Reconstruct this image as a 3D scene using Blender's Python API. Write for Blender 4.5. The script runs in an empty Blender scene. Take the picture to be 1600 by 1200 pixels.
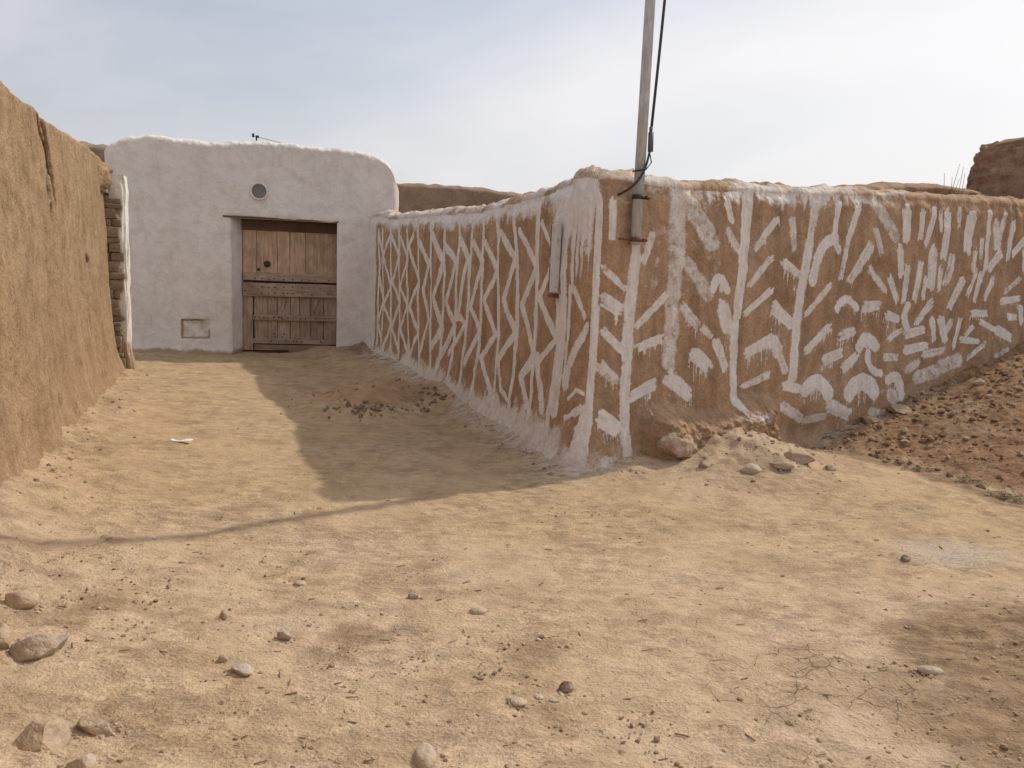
import bpy, math, random
import numpy as np
from mathutils import Vector, Matrix

random.seed(7)
SC = bpy.context.scene
COL = SC.collection
R = math.radians

# ------------------------------------------------------------------ camera
cam_data = bpy.data.cameras.new("camera")
cam = bpy.data.objects.new("camera", cam_data)
COL.objects.link(cam)
cam_data.sensor_width = 36.0
cam_data.lens = 28.0
cam_data.clip_start = 0.05
cam_data.clip_end = 3000
cam.matrix_world = (Matrix.Translation((0, 0, 1.55)) @ Matrix.Rotation(R(90 - 8.3), 4, 'X')
                    @ Matrix.Rotation(R(2.3), 4, 'Z'))
SC.camera = cam
SC.render.resolution_x = 1024
SC.render.resolution_y = 768

# ------------------------------------------------------------------ sky, sun, exposure
SUN_AZ = R(37.5)        # measured from +X towards +Y
SUN_EL = R(46.5)
world = bpy.data.worlds.new("World")
SC.world = world
world.use_nodes = True
wn, wl = world.node_tree.nodes, world.node_tree.links
wn.clear()
SKYX, SKYY = 12.4, 7.1
sky = wn.new('ShaderNodeTexSky')
sky.sky_type = 'NISHITA'
sky.sun_disc = False
sky.sun_elevation = SUN_EL
sky.sun_rotation = R(90) - SUN_AZ
sky.air_density = 1.0
sky.dust_density = 3.0
sky.ozone_density = 1.0
tc = wn.new('ShaderNodeTexCoord')
mp = wn.new('ShaderNodeMapping'); mp.inputs['Scale'].default_value = (0.9, 0.9, 2.2); mp.inputs['Location'].default_value = (SKYX, SKYY, 0.0)
mp.inputs['Rotation'].default_value = (0, 0.12, 0.5)
wl.new(tc.outputs['Generated'], mp.inputs['Vector'])
ns = wn.new('ShaderNodeTexNoise')
ns.inputs['Scale'].default_value = 1.3; ns.inputs['Detail'].default_value = 5
ns.inputs['Roughness'].default_value = 0.5; ns.inputs['Distortion'].default_value = 0.5
wl.new(mp.outputs['Vector'], ns.inputs['Vector'])
cr = wn.new('ShaderNodeMapRange'); cr.interpolation_type = 'SMOOTHSTEP'
cr.inputs['From Min'].default_value = 0.34; cr.inputs['From Max'].default_value = 0.74
cr.inputs['To Min'].default_value = 0.32; cr.inputs['To Max'].default_value = 0.95
wl.new(ns.outputs['Fac'], cr.inputs['Value'])
# thin haze that thickens towards the horizon
sx = wn.new('ShaderNodeSeparateXYZ'); wl.new(tc.outputs['Generated'], sx.inputs['Vector'])
hz = wn.new('ShaderNodeMapRange'); hz.interpolation_type = 'SMOOTHSTEP'
hz.inputs['From Min'].default_value = 0.0; hz.inputs['From Max'].default_value = 0.42
hz.inputs['To Min'].default_value = 0.78; hz.inputs['To Max'].default_value = 0.0
wl.new(sx.outputs['Z'], hz.inputs['Value'])
mxm = wn.new('ShaderNodeMath'); mxm.operation = 'MAXIMUM'
wl.new(cr.outputs['Result'], mxm.inputs[0]); wl.new(hz.outputs['Result'], mxm.inputs[1])
cl = wn.new('ShaderNodeMix'); cl.data_type = 'RGBA'
wl.new(mxm.outputs['Value'], cl.inputs['Factor'])
wl.new(sky.outputs['Color'], cl.inputs['A'])
# the veil is brighter towards the sun
vd = wn.new('ShaderNodeVectorMath'); vd.operation = 'DOT_PRODUCT'
wl.new(tc.outputs['Generated'], vd.inputs[0])
vd.inputs[1].default_value = (math.cos(SUN_AZ) * math.cos(SUN_EL), math.sin(SUN_AZ) * math.cos(SUN_EL), math.sin(SUN_EL))
vr = wn.new('ShaderNodeMapRange'); vr.inputs['From Min'].default_value = -0.1; vr.inputs['From Max'].default_value = 0.8
wl.new(vd.outputs['Value'], vr.inputs['Value'])
vm = wn.new('ShaderNodeMix'); vm.data_type = 'RGBA'
wl.new(vr.outputs['Result'], vm.inputs['Factor'])
vm.inputs['A'].default_value = (6.2, 6.1, 6.55, 1); vm.inputs['B'].default_value = (8.9, 8.7, 8.7, 1)
wl.new(vm.outputs['Result'], cl.inputs['B'])
bg = wn.new('ShaderNodeBackground'); bg.inputs['Strength'].default_value = 0.112
wl.new(cl.outputs['Result'], bg.inputs['Color'])
wo = wn.new('ShaderNodeOutputWorld'); wl.new(bg.outputs['Background'], wo.inputs['Surface'])

sd = bpy.data.lights.new("sun", 'SUN')
sd.energy = 2.4
sd.angle = R(1.1)
sd.color = (1.0, 0.93, 0.82)
sun = bpy.data.objects.new("sun", sd)
COL.objects.link(sun)
sdir = Vector((math.cos(SUN_AZ) * math.cos(SUN_EL), math.sin(SUN_AZ) * math.cos(SUN_EL), math.sin(SUN_EL)))
sun.rotation_euler = (-sdir).to_track_quat('-Z', 'Y').to_euler()
sun.location = sdir * 60
SC.view_settings.view_transform = 'Standard'
SC.view_settings.look = 'None'
SC.view_settings.exposure = 0.0
SC.view_settings.gamma = 1.0
SC.render.engine = 'CYCLES'
SC.cycles.use_adaptive_sampling = True
SC.cycles.adaptive_threshold = 0.02
SC.cycles.max_bounces = 4
SC.cycles.diffuse_bounces = 3
SC.cycles.glossy_bounces = 1
SC.cycles.transmission_bounces = 0
SC.cycles.caustics_reflective = False
SC.cycles.caustics_refractive = False

# ------------------------------------------------------------------ numpy noise
def _h(ix, iy, iz, seed):
    h = (ix.astype(np.int64) * 374761393 + iy.astype(np.int64) * 668265263 + iz.astype(np.int64) * 1440662683 + seed * 974634777)
    h = h & 0xFFFFFFFF
    h = ((h ^ (h >> 13)) * 1274126177) & 0xFFFFFFFF
    h = h ^ (h >> 16)
    return (h & 0xFFFFFF) / float(0xFFFFFF)

def vnoise(x, y, z=0.0, seed=0):
    x, y, z = np.broadcast_arrays(np.asarray(x, float), np.asarray(y, float), np.asarray(z, float))
    x0, y0, z0 = np.floor(x), np.floor(y), np.floor(z)
    fx, fy, fz = x - x0, y - y0, z - z0
    fx = fx * fx * fx * (fx * (fx * 6 - 15) + 10); fy = fy * fy * fy * (fy * (fy * 6 - 15) + 10); fz = fz * fz * (3 - 2 * fz)
    out = 0
    flat = not np.any(fz)
    for dz in ((0,) if flat else (0, 1)):
        wz = 1.0 if flat else (fz if dz else 1 - fz)
        for dy in (0, 1):
            wy = fy if dy else 1 - fy
            for dx in (0, 1):
                wx = fx if dx else 1 - fx
                out = out + wx * wy * wz * _h(x0 + dx, y0 + dy, z0 + dz, seed)
    return out * 2 - 1

def fbm(x, y, z=0.0, seed=0, octv=4, gain=0.5):
    a, s, o = 1.0, 0.0, 0
    f = 1.0
    for i in range(octv):
        ca, sa = math.cos(0.6 + 1.1 * i), math.sin(0.6 + 1.1 * i)      # turn each octave so the lattice never lines up
        o = o + a * vnoise((np.asarray(x) * ca - np.asarray(y) * sa) * f + 17.3 * i, (np.asarray(x) * sa + np.asarray(y) * ca) * f - 9.1 * i, np.asarray(z) * f + 0.37 * i * (np.ndim(z) > 0), seed + i * 31)
        s += a; a *= gain; f *= 2.03
    return o / s

def sstep(a, b, x):
    t = np.clip((np.asarray(x, float) - a) / (b - a), 0, 1)
    return t * t * (3 - 2 * t)

# ------------------------------------------------------------------ mesh helpers
def mesh_np(name, V, F, attrs=None, smooth=True):
    """V (n,3), F (m,4) or (m,3) arrays -> mesh"""
    V = np.asarray(V, np.float32); F = np.asarray(F, np.int32)
    me = bpy.data.meshes.new(name)
    k = F.shape[1]
    me.vertices.add(len(V)); me.vertices.foreach_set('co', V.ravel())
    me.loops.add(F.size); me.loops.foreach_set('vertex_index', F.ravel())
    me.polygons.add(len(F))
    me.polygons.foreach_set('loop_start', np.arange(0, F.size, k, dtype=np.int32))
    me.polygons.foreach_set('loop_total', np.full(len(F), k, np.int32))
    me.polygons.foreach_set('use_smooth', np.full(len(F), smooth, bool))
    for an, av in (attrs or {}).items():
        a = me.attributes.new(an, 'FLOAT', 'POINT'); a.data.foreach_set('value', np.asarray(av, np.float32).ravel())
    me.update(calc_edges=True); me.validate()
    return me

def grid_faces(n, m, keep=None, flip=False):
    i, j = np.meshgrid(np.arange(n - 1), np.arange(m - 1), indexing='ij')
    a = i * m + j
    q = np.stack([a, a + m, a + m + 1, a + 1], -1)
    if flip: q = q[..., ::-1]
    if keep is not None: q = q[keep]
    return q.reshape(-1, 4)

def link(name, me, mat=None, parent=None, loc=None, rot=None, scale=None):
    o = bpy.data.objects.new(name, me)
    COL.objects.link(o)
    if mat is not None and me is not None and not me.materials: me.materials.append(mat)
    if parent is not None: o.parent = parent
    if loc is not None: o.location = loc
    if rot is not None: o.rotation_euler = rot
    if scale is not None: o.scale = scale
    return o

def tag(o, label=None, cat=None, group=None, kind=None):
    if label: o['label'] = label
    if cat: o['category'] = cat
    if group: o['group'] = group
    if kind: o['kind'] = kind
    return o

def empty(name, loc=(0, 0, 0), rz=0.0):
    o = bpy.data.objects.new(name, None); COL.objects.link(o)
    o.location = loc; o.rotation_euler = (0, 0, rz); o.empty_display_size = 0.1
    return o

class MB:
    """collects simple solids into one mesh"""
    def __init__(s): s.v = []; s.f = []
    def box(s, c, d, bev=0.0, jit=0.0, seed=0):
        rnd = random.Random(seed)
        x, y, z = (q / 2 for q in d)
        b = min(bev, x * .9, y * .9, z * .9)
        o = len(s.v)
        if b <= 0:
            P = [(-x, -y, -z), (x, -y, -z), (x, y, -z), (-x, y, -z), (-x, -y, z), (x, -y, z), (x, y, z), (-x, y, z)]
            Fs = [(0, 3, 2, 1), (4, 5, 6, 7), (0, 1, 5, 4), (1, 2, 6, 5), (2, 3, 7, 6), (3, 0, 4, 7)]
        else:
            P = []; idx = {}
            for sx_ in (-1, 1):
                for sy_ in (-1, 1):
                    for sz_ in (-1, 1):
                        for ax in range(3):
                            p = [sx_ * (x - b), sy_ * (y - b), sz_ * (z - b)]
                            p[ax] = (sx_, sy_, sz_)[ax] * (x, y, z)[ax]
                            idx[(sx_, sy_, sz_, ax)] = len(P); P.append(tuple(p))
            Fs = []
            for ax in range(3):
                u, w = (ax + 1) % 3, (ax + 2) % 3
                for sg in (-1, 1):
                    q = []
                    for (a_, c_) in ((-1, -1), (1, -1), (1, 1), (-1, 1)):
                        k = [0, 0, 0]; k[ax] = sg; k[u] = a_; k[w] = c_
                        q.append(idx[(k[0], k[1], k[2], ax)])
                    Fs.append(tuple(q if sg > 0 else q[::-1]))
                for a_ in (-1, 1):          # edges parallel to ax
                    for c_ in (-1, 1):
                        q = []
                        for sg in (-1, 1):
                            k = [0, 0, 0]; k[ax] = sg; k[u] = a_; k[w] = c_
                            q.append((idx[(*k, u)], idx[(*k, w)]))
                        f_ = (q[0][0], q[1][0], q[1][1], q[0][1])
                        Fs.append(f_ if a_ * c_ < 0 else f_[::-1])
            for sx_ in (-1, 1):
                for sy_ in (-1, 1):
                    for sz_ in (-1, 1):
                        t = tuple(idx[(sx_, sy_, sz_, a)] for a in range(3))
                        Fs.append(t if sx_ * sy_ * sz_ > 0 else t[::-1])
        for p in P:
            s.v.append((c[0] + p[0] + rnd.uniform(-jit, jit), c[1] + p[1] + rnd.uniform(-jit, jit), c[2] + p[2] + rnd.uniform(-jit, jit)))
        for f_ in Fs: s.f.append(tuple(o + k for k in f_))
        return s
    def tube(s, pts, r, n=8, r1=None, cap=True):
        pts = [Vector(p) for p in pts]; o = len(s.v); m = len(pts)
        for i, p in enumerate(pts):
            t = (pts[min(i + 1, m - 1)] - pts[max(i - 1, 0)]).normalized()
            a = t.cross(Vector((0.13, 0.31, 1)).normalized() if abs(t.z) < .95 else Vector((1, 0.2, 0))).normalized(); b2 = t.cross(a)
            rr = r if r1 is None else r + (r1 - r) * i / (m - 1)
            for k in range(n):
                g = 2 * math.pi * k / n
                s.v.append(tuple(p + a * math.cos(g) * rr + b2 * math.sin(g) * rr))
        for i in range(m - 1):
            for k in range(n):
                s.f.append((o + i * n + k, o + i * n + (k + 1) % n, o + (i + 1) * n + (k + 1) % n, o + (i + 1) * n + k))
        if cap:
            s.f.append(tuple(o + k for k in range(n))[::-1]); s.f.append(tuple(o + (m - 1) * n + k for k in range(n)))
        return s
    def lathe(s, prof, n=24, c=(0, 0, 0), axis='Y'):
        o = len(s.v); m = len(prof)
        for (r, h) in prof:
            for k in range(n):
                g = 2 * math.pi * k / n
                p = (r * math.cos(g), h, r * math.sin(g)) if axis == 'Y' else (r * math.cos(g), r * math.sin(g), h)
                s.v.append((c[0] + p[0], c[1] + p[1], c[2] + p[2]))
        for i in range(m - 1):
            for k in range(n):
                s.f.append((o + i * n + k, o + i * n + (k + 1) % n, o + (i + 1) * n + (k + 1) % n, o + (i + 1) * n + k))
        return s
    def mesh(s, name='m', smooth=False):
        me = bpy.data.meshes.new(name); me.from_pydata(s.v, [], s.f); me.update()
        if smooth: me.polygons.foreach_set('use_smooth', [True] * len(me.polygons))
        return me
    def build(s, name, mat, parent=None, smooth=False, **k):
        return link(name, s.mesh(name, smooth), mat, parent, **k)

def ico(sub):
    t = (1 + 5 ** .5) / 2
    V = [(-1, t, 0), (1, t, 0), (-1, -t, 0), (1, -t, 0), (0, -1, t), (0, 1, t), (0, -1, -t), (0, 1, -t), (t, 0, -1), (t, 0, 1), (-t, 0, -1), (-t, 0, 1)]
    F = [(0, 11, 5), (0, 5, 1), (0, 1, 7), (0, 7, 10), (0, 10, 11), (1, 5, 9), (5, 11, 4), (11, 10, 2), (10, 7, 6), (7, 1, 8), (3, 9, 4), (3, 4, 2), (3, 2, 6), (3, 6, 8), (3, 8, 9), (4, 9, 5), (2, 4, 11), (6, 2, 10), (8, 6, 7), (9, 8, 1)]
    V = [np.array(v, float) / np.linalg.norm(v) for v in V]
    for _ in range(sub):
        mid = {}; NF = []
        def mp_(a, b):
            k = (min(a, b), max(a, b))
            if k not in mid:
                p = V[a] + V[b]; V.append(p / np.linalg.norm(p)); mid[k] = len(V) - 1
            return mid[k]
        for a, b, c in F:
            x, y, z = mp_(a, b), mp_(b, c), mp_(c, a)
            NF += [(a, x, z), (b, y, x), (c, z, y), (x, y, z)]
        F = NF
    return np.array(V), np.array(F)
ICO = {k: ico(k) for k in range(6)}

def rock_verts(sub, seed, planes=7, rough=0.10, dmin=0.55):
    """angular, weathered stone of unit radius"""
    V, F = ICO[sub]
    rs = np.random.RandomState(seed)
    P = V.copy()
    for _ in range(planes):
        n = rs.normal(size=3); n /= np.linalg.norm(n); d = rs.uniform(dmin, dmin + 0.35)
        k = P @ n; over = np.clip(k - d, 0, None); P = P - over[:, None] * n * 0.92
    P = P * (1 + rough * fbm(V[:, 0] * 2.2 + seed, V[:, 1] * 2.2, V[:, 2] * 2.2, seed, 4)[:, None])
    return P, F

def interp(x, pts):
    a = np.array(pts, float); return np.interp(x, a[:, 0], a[:, 1])
# ------------------------------------------------------------------ materials
class NT:
    def __init__(s, name, rough=0.92, spec=0.25):
        s.m = bpy.data.materials.new(name); s.m.use_nodes = True
        s.n, s.l = s.m.node_tree.nodes, s.m.node_tree.links
        s.b = s.n['Principled BSDF']
        s.b.inputs['Roughness'].default_value = rough
        s.b.inputs['Specular IOR Level'].default_value = spec
        s.tc = s.n.new('ShaderNodeTexCoord')
    def co(s, scale=(1, 1, 1), kind='Object', rot=(0, 0, 0)):
        m = s.n.new('ShaderNodeMapping'); m.inputs['Scale'].default_value = scale; m.inputs['Rotation'].default_value = rot
        s.l.new(s.tc.outputs[kind], m.inputs['Vector']); return m.outputs['Vector']
    def noise(s, scale, det=4, rough=0.55, dist=0.0, vec=None, out='Fac'):
        t = s.n.new('ShaderNodeTexNoise'); t.inputs['Scale'].default_value = scale; t.inputs['Detail'].default_value = det
        t.inputs['Roughness'].default_value = rough; t.inputs['Distortion'].default_value = dist
        s.l.new(vec if vec is not None else s.tc.outputs['Object'], t.inputs['Vector']); return t.outputs[out]
    def voro(s, scale, feature='F1', vec=None, out='Distance', rnd=1.0):
        t = s.n.new('ShaderNodeTexVoronoi'); t.feature = feature; t.inputs['Scale'].default_value = scale
        t.inputs['Randomness'].default_value = rnd
        s.l.new(vec if vec is not None else s.tc.outputs['Object'], t.inputs['Vector']); return t.outputs[out]
    def rng(s, v, a, b, c=0.0, d=1.0, smooth=True):
        t = s.n.new('ShaderNodeMapRange')
        if smooth: t.interpolation_type = 'SMOOTHSTEP'
        for k, q in zip(('From Min', 'From Max', 'To Min', 'To Max'), (a, b, c, d)): t.inputs[k].default_value = q
        s.l.new(v, t.inputs['Value']); return t.outputs['Result']
    def math(s, op, a, b=None):
        t = s.n.new('ShaderNodeMath'); t.operation = op
        for i, q in enumerate((a, b)):
            if q is None: continue
            if isinstance(q, (int, float)): t.inputs[i].default_value = q
            else: s.l.new(q, t.inputs[i])
        return t.outputs[0]
    def mix(s, f, a, b, bt='MIX'):
        t = s.n.new('ShaderNodeMix'); t.data_type = 'RGBA'; t.blend_type = bt
        for k, q in (('Factor', f), ('A', a), ('B', b)):
            if isinstance(q, (int, float)): t.inputs[k].default_value = q
            elif isinstance(q, tuple): t.inputs[k].default_value = (*q, 1) if len(q) == 3 else q
            else: s.l.new(q, t.inputs[k])
        return t.outputs['Result']
    def gray(s, v):
        t = s.n.new('ShaderNodeCombineColor')
        for i in range(3): s.l.new(v, t.inputs[i])
        return t.outputs[0]
    def attr(s, name):
        t = s.n.new('ShaderNodeAttribute'); t.attribute_name = name; return t.outputs['Fac']
    def objrand(s):
        t = s.n.new('ShaderNodeObjectInfo'); return t.outputs['Random']
    def bump(s, h, dist, strength=1.0, prev=None):
        t = s.n.new('ShaderNodeBump'); t.inputs['Distance'].default_value = dist; t.inputs['Strength'].default_value = strength
        s.l.new(h, t.inputs['Height'])
        if prev is not None: s.l.new(prev, t.inputs['Normal'])
        return t.outputs['Normal']
    def done(s, col, nrm=None):
        if isinstance(col, tuple): s.b.inputs['Base Color'].default_value = (*col, 1)
        else: s.l.new(col, s.b.inputs['Base Color'])
        if nrm is not None: s.l.new(nrm, s.b.inputs['Normal'])
        return s.m

def mul(t, c, v): return t.mix(1.0, c, t.gray(v), 'MULTIPLY')

def mud_mat(name, c0, c1, c2, straw=0.0, bump=1.0, paint=False, streak=0.0, stain=False):
    t = NT(name)
    big = t.noise(1.3, 5, 0.62, 0.4); mid = t.noise(6, 6, 0.62); fine = t.noise(48, 4, 0.6)
    col = t.mix(t.rng(big, 0.38, 0.62), c0, c1)
    col = t.mix(t.rng(mid, 0.44, 0.68, 0, 0.85), col, c2)
    col = mul(t, col, t.rng(fine, 0.25, 0.75, 0.74, 1.16))
    if streak:
        sv = t.noise(7, 5, 0.6, 0.2, t.co((1, 1, 0.12)))
        col = mul(t, col, t.rng(sv, 0.3, 0.7, 1 - streak, 1.08))
    n = t.bump(mid, 0.018 * bump, 1.0)
    n = t.bump(fine, 0.006 * bump, 1.0, n)
    if straw:
        st = t.noise(130, 2, 0.5, 1.2, t.co((0.5, 0.5, 1.0), rot=(0.4, 0.7, 0.3)))
        st2 = t.noise(110, 2, 0.5, 1.2, t.co((1.0, 1.0, 0.35), rot=(-0.5, 0.2, 0.9)))
        k = t.math('MAXIMUM', t.rng(st, 0.66, 0.73), t.rng(st2, 0.66, 0.73))
        col = t.mix(t.math('MULTIPLY', k, straw), col, (0.52, 0.38, 0.21))
        pit = t.rng(t.voro(30), 0.0, 0.22, 0.50, 1.0)
        col = mul(t, col, pit)
    if stain:
        col = t.mix(t.rng(t.math('ADD', t.attr('stain'), t.math('MULTIPLY', t.math('SUBTRACT', t.noise(22, 4, 0.6), 0.5), 0.8)), 0.30, 0.75, 0, 0.9), col, (0.095, 0.058, 0.036))
    if paint:
        wear = t.math('ADD', t.math('MULTIPLY', t.math('SUBTRACT', t.noise(60, 3, 0.7), 0.5), 0.6),
                      t.math('MULTIPLY', t.math('SUBTRACT', t.noise(11, 4, 0.68), 0.5), 1.25))
        f = t.rng(t.math('ADD', t.attr('paint'), wear), 0.30, 0.86, 0, 0.92)
        f = t.math('MULTIPLY', f, t.rng(t.attr('paint'), 0.04, 0.22))
        wcol = t.mix(t.rng(t.noise(9, 5, 0.6), 0.3, 0.7), (0.83, 0.785, 0.745), (0.90, 0.865, 0.83))
        wcol = mul(t, wcol, t.rng(t.noise(5, 4, 0.6, 0, t.co((6, 6, 1))), 0.3, 0.7, 0.88, 1.05))
        f = t.math('MULTIPLY', f, t.rng(t.noise(16, 4, 0.65, 0.3, t.co((1, 1, 0.5))), 0.28, 0.50, 0.80, 1.0))
        dirt = t.attr('dirt')
        wcol = t.mix(t.math('MULTIPLY', dirt, t.rng(t.noise(11, 5, 0.65), 0.25, 0.7)), wcol, (0.38, 0.27, 0.16))
        col = t.mix(f, col, wcol)
        n = t.bump(f, 0.0035, 1.0, n)
    return t.done(col, n)

M = {}
M['wall'] = mud_mat('painted_mud', (0.445, 0.285, 0.168), (0.495, 0.335, 0.213), (0.365, 0.232, 0.135), paint=True, streak=0.25, bump=0.8)
M['left'] = mud_mat('straw_mud', (0.365, 0.243, 0.138), (0.415, 0.285, 0.17), (0.29, 0.187, 0.102), straw=0.9, stain=True, bump=1.5, streak=0.12)
M['back'] = mud_mat('old_mud', (0.31, 0.22, 0.145), (0.37, 0.275, 0.19), (0.26, 0.18, 0.12), bump=1.2)
M['ruin'] = mud_mat('ruin_mud', (0.34, 0.20, 0.125), (0.44, 0.28, 0.18), (0.26, 0.15, 0.095), bump=1.6)
M['brick'] = mud_mat('brick_mud', (0.52, 0.39, 0.27), (0.62, 0.50, 0.37), (0.43, 0.31, 0.21), bump=1.0)
M['boulder'] = mud_mat('boulder_mud', (0.40, 0.27, 0.16), (0.46, 0.34, 0.23), (0.33, 0.20, 0.11), bump=1.3)

def white_mat():
    t = NT('limewash')
    big = t.noise(0.8, 5, 0.6, 0.4); mid = t.noise(4.5, 6, 0.6)
    col = t.mix(t.rng(big, 0.35, 0.65), (0.85, 0.80, 0.74), (0.78, 0.73, 0.67))
    col = t.mix(t.rng(mid, 0.44, 0.66, 0, 0.75), col, (0.70, 0.64, 0.58))
    col = mul(t, col, t.rng(t.noise(60, 4, 0.6), 0.3, 0.7, 0.93, 1.04))
    stk = t.noise(5, 5, 0.65, 0.15, t.co((3.2, 3.2, 0.25)))
    col = mul(t, col, t.rng(stk, 0.52, 0.72, 1.0, 0.92))
    f = t.math('ADD', t.attr('dirt'), t.math('MULTIPLY', t.math('SUBTRACT', t.noise(7, 6, 0.68), 0.5), 0.9))
    col = t.mix(t.rng(f, 0.42, 0.85), col, (0.40, 0.285, 0.175))
    n = t.bump(mid, 0.02, 1.0); n = t.bump(t.noise(26, 5, 0.6), 0.008, 1.0, n)
    n = t.bump(t.noise(110, 3, 0.6, 0.5, t.co((1, 1, 3))), 0.002, 1.0, n)
    return t.done(col, n)
M['white'] = white_mat()

def ground_mat(name, a, b, c, redder=None):
    t = NT(name, 0.95, 0.15)
    big = t.noise(0.55, 5, 0.55, 0.5); mid = t.noise(2.6, 5, 0.62, 0.4); sm = t.noise(14, 4, 0.66, 0.3, t.co((0.6, 1, 1))); fine = t.noise(75, 3, 0.65); gr = t.noise(260, 1, 0.6)
    col = t.mix(t.rng(big, 0.38, 0.64), a, b)
    col = t.mix(t.rng(mid, 0.44, 0.66, 0, 0.9), col, c)
    sp = t.rng(t.noise(4.5, 6, 0.74, 0.2), 0.52, 0.68, 0, 0.55)
    col = t.mix(sp, col, tuple(q * k for q, k in zip(c, (0.78, 0.70, 0.64))))
    dust = t.noise(1.4, 5, 0.6, 0.8)
    col = t.mix(t.rng(dust, 0.55, 0.75, 0, 0.5), col, (0.52, 0.40, 0.27))
    col = t.mix(t.math('MULTIPLY', t.attr('pink'), 0.85), col, t.mix(t.rng(mid, 0.42, 0.60), (0.60, 0.455, 0.325), (0.475, 0.345, 0.235)))
    # earth of another colour, by place
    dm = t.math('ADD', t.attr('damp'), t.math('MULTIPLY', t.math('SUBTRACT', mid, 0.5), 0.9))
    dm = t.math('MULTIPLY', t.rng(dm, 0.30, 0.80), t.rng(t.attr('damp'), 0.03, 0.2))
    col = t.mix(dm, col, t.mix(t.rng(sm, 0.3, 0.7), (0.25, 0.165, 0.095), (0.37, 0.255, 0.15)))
    rough_ = t.rng(dust, 0.36, 0.62, 0.35, 1.0)        # gritty in places, trodden smooth in others
    col = t.mix(rough_, col, mul(t, mul(t, col, t.rng(sm, 0.30, 0.70, 0.72, 1.12)), t.rng(fine, 0.30, 0.70, 0.74, 1.12)))
    col = mul(t, col, t.rng(gr, 0.3, 0.7, 0.88, 1.08))
    bl_ = t.rng(t.math('ADD', t.attr('blend'), t.math('MULTIPLY', t.math('SUBTRACT', mid, 0.5), 0.8)), 0.25, 0.75)
    col = t.mix(t.math('MULTIPLY', bl_, t.rng(t.attr('blend'), 0.02, 0.15)), col, mul(t, (0.53, 0.385, 0.235), t.rng(sm, 0.3, 0.7, 0.75, 1.1)))
    ah = t.math('MULTIPLY', t.attr('ash'), t.rng(fine, 0.42, 0.62))
    col = t.mix(ah, col, (0.46, 0.44, 0.42))
    wh = t.math('MULTIPLY', t.attr('lime'), t.rng(sm, 0.36, 0.62))
    col = t.mix(wh, col, (0.68, 0.64, 0.59))
    ck = t.voro(8.0, 'DISTANCE_TO_EDGE', t.mix(0.10, t.tc.outputs['Object'], t.noise(5, 4, 0.6, 0, None, 'Color')))
    ckm = t.math('MULTIPLY', t.rng(ck, 0.0, 0.022, 1.0, 0.0), t.attr('crack'))
    ckm = t.math('MULTIPLY', ckm, t.rng(mid, 0.45, 0.60))
    col = t.mix(t.math('MULTIPLY', ckm, 0.22), col, (0.17, 0.11, 0.065))
    n = t.bump(sm, 0.022, 1.0); n = t.bump(fine, 0.009, 1.0, n)
    n = t.bump(ckm, -0.006, 1.0, n)
    return t.done(col, n)
M['ground'] = ground_mat('packed_earth', (0.565, 0.415, 0.26), (0.545, 0.388, 0.228), (0.45, 0.32, 0.195))
M['bank'] = ground_mat('red_earth', (0.34, 0.205, 0.115), (0.41, 0.265, 0.155), (0.285, 0.17, 0.095))
M['pile'] = ground_mat('pile_earth', (0.52, 0.32, 0.185), (0.50, 0.345, 0.21), (0.42, 0.275, 0.16))

def stone_mat(name, a, b, var=0.25):
    t = NT(name, 0.85, 0.3)
    col = t.mix(t.rng(t.noise(3, 5, 0.6), 0.3, 0.7), a, b)
    col = mul(t, col, t.rng(t.noise(30, 5, 0.7), 0.25, 0.75, 0.72, 1.15))
    r = t.rng(t.objrand(), 0, 1, 1 - var, 1 + var, False); col = mul(t, col, r)
    dust = t.rng(t.noise(4, 4, 0.6), 0.38, 0.60, 0, 0.75); col = t.mix(dust, col, (0.50, 0.375, 0.25))
    n = t.bump(t.noise(9, 6, 0.65), 0.03, 0.8); n = t.bump(t.noise(60, 4, 0.65), 0.006, 0.8, n)
    return t.done(col, n)
M['stone_tan'] = stone_mat('tan_stone', (0.46, 0.35, 0.245), (0.38, 0.28, 0.19))
M['stone_grey'] = stone_mat('grey_stone', (0.46, 0.385, 0.325), (0.37, 0.305, 0.26))
M['clod'] = stone_mat('clod_earth', (0.58, 0.41, 0.275), (0.48, 0.33, 0.21), 0.25)
M['stone_pale'] = stone_mat('pale_stone', (0.56, 0.46, 0.36), (0.48, 0.38, 0.28), 0.1)
M['stone_dark'] = stone_mat('dark_stone', (0.085, 0.055, 0.042), (0.12, 0.08, 0.06), 0.2)
M['stone_brown'] = stone_mat('brown_stone', (0.44, 0.315, 0.21), (0.36, 0.25, 0.16))

def pebble_mat(name, cols):
    """colour by the random attribute of each little stone"""
    t = NT(name, 0.9, 0.2)
    rp = t.n.new('ShaderNodeValToRGB'); rp.color_ramp.interpolation = 'CONSTANT'
    e = rp.color_ramp.elements
    while len(e) < len(cols): e.new(0.5)
    for i, c in enumerate(cols): e[i].position = i / len(cols); e[i].color = (*c, 1)
    t.l.new(t.attr('rnd'), rp.inputs['Fac'])
    col = mul(t, rp.outputs['Color'], t.rng(t.noise(80, 3, 0.6), 0.3, 0.7, 0.75, 1.15))
    return t.done(col, t.bump(t.noise(120, 3, 0.6), 0.004))
M['pebble'] = pebble_mat('pebble_mix', [(0.47, 0.345, 0.22), (0.43, 0.31, 0.195), (0.50, 0.37, 0.24), (0.36, 0.255, 0.165), (0.54, 0.42, 0.30), (0.45, 0.325, 0.205), (0.27, 0.19, 0.125), (0.49, 0.355, 0.225)])
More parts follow.
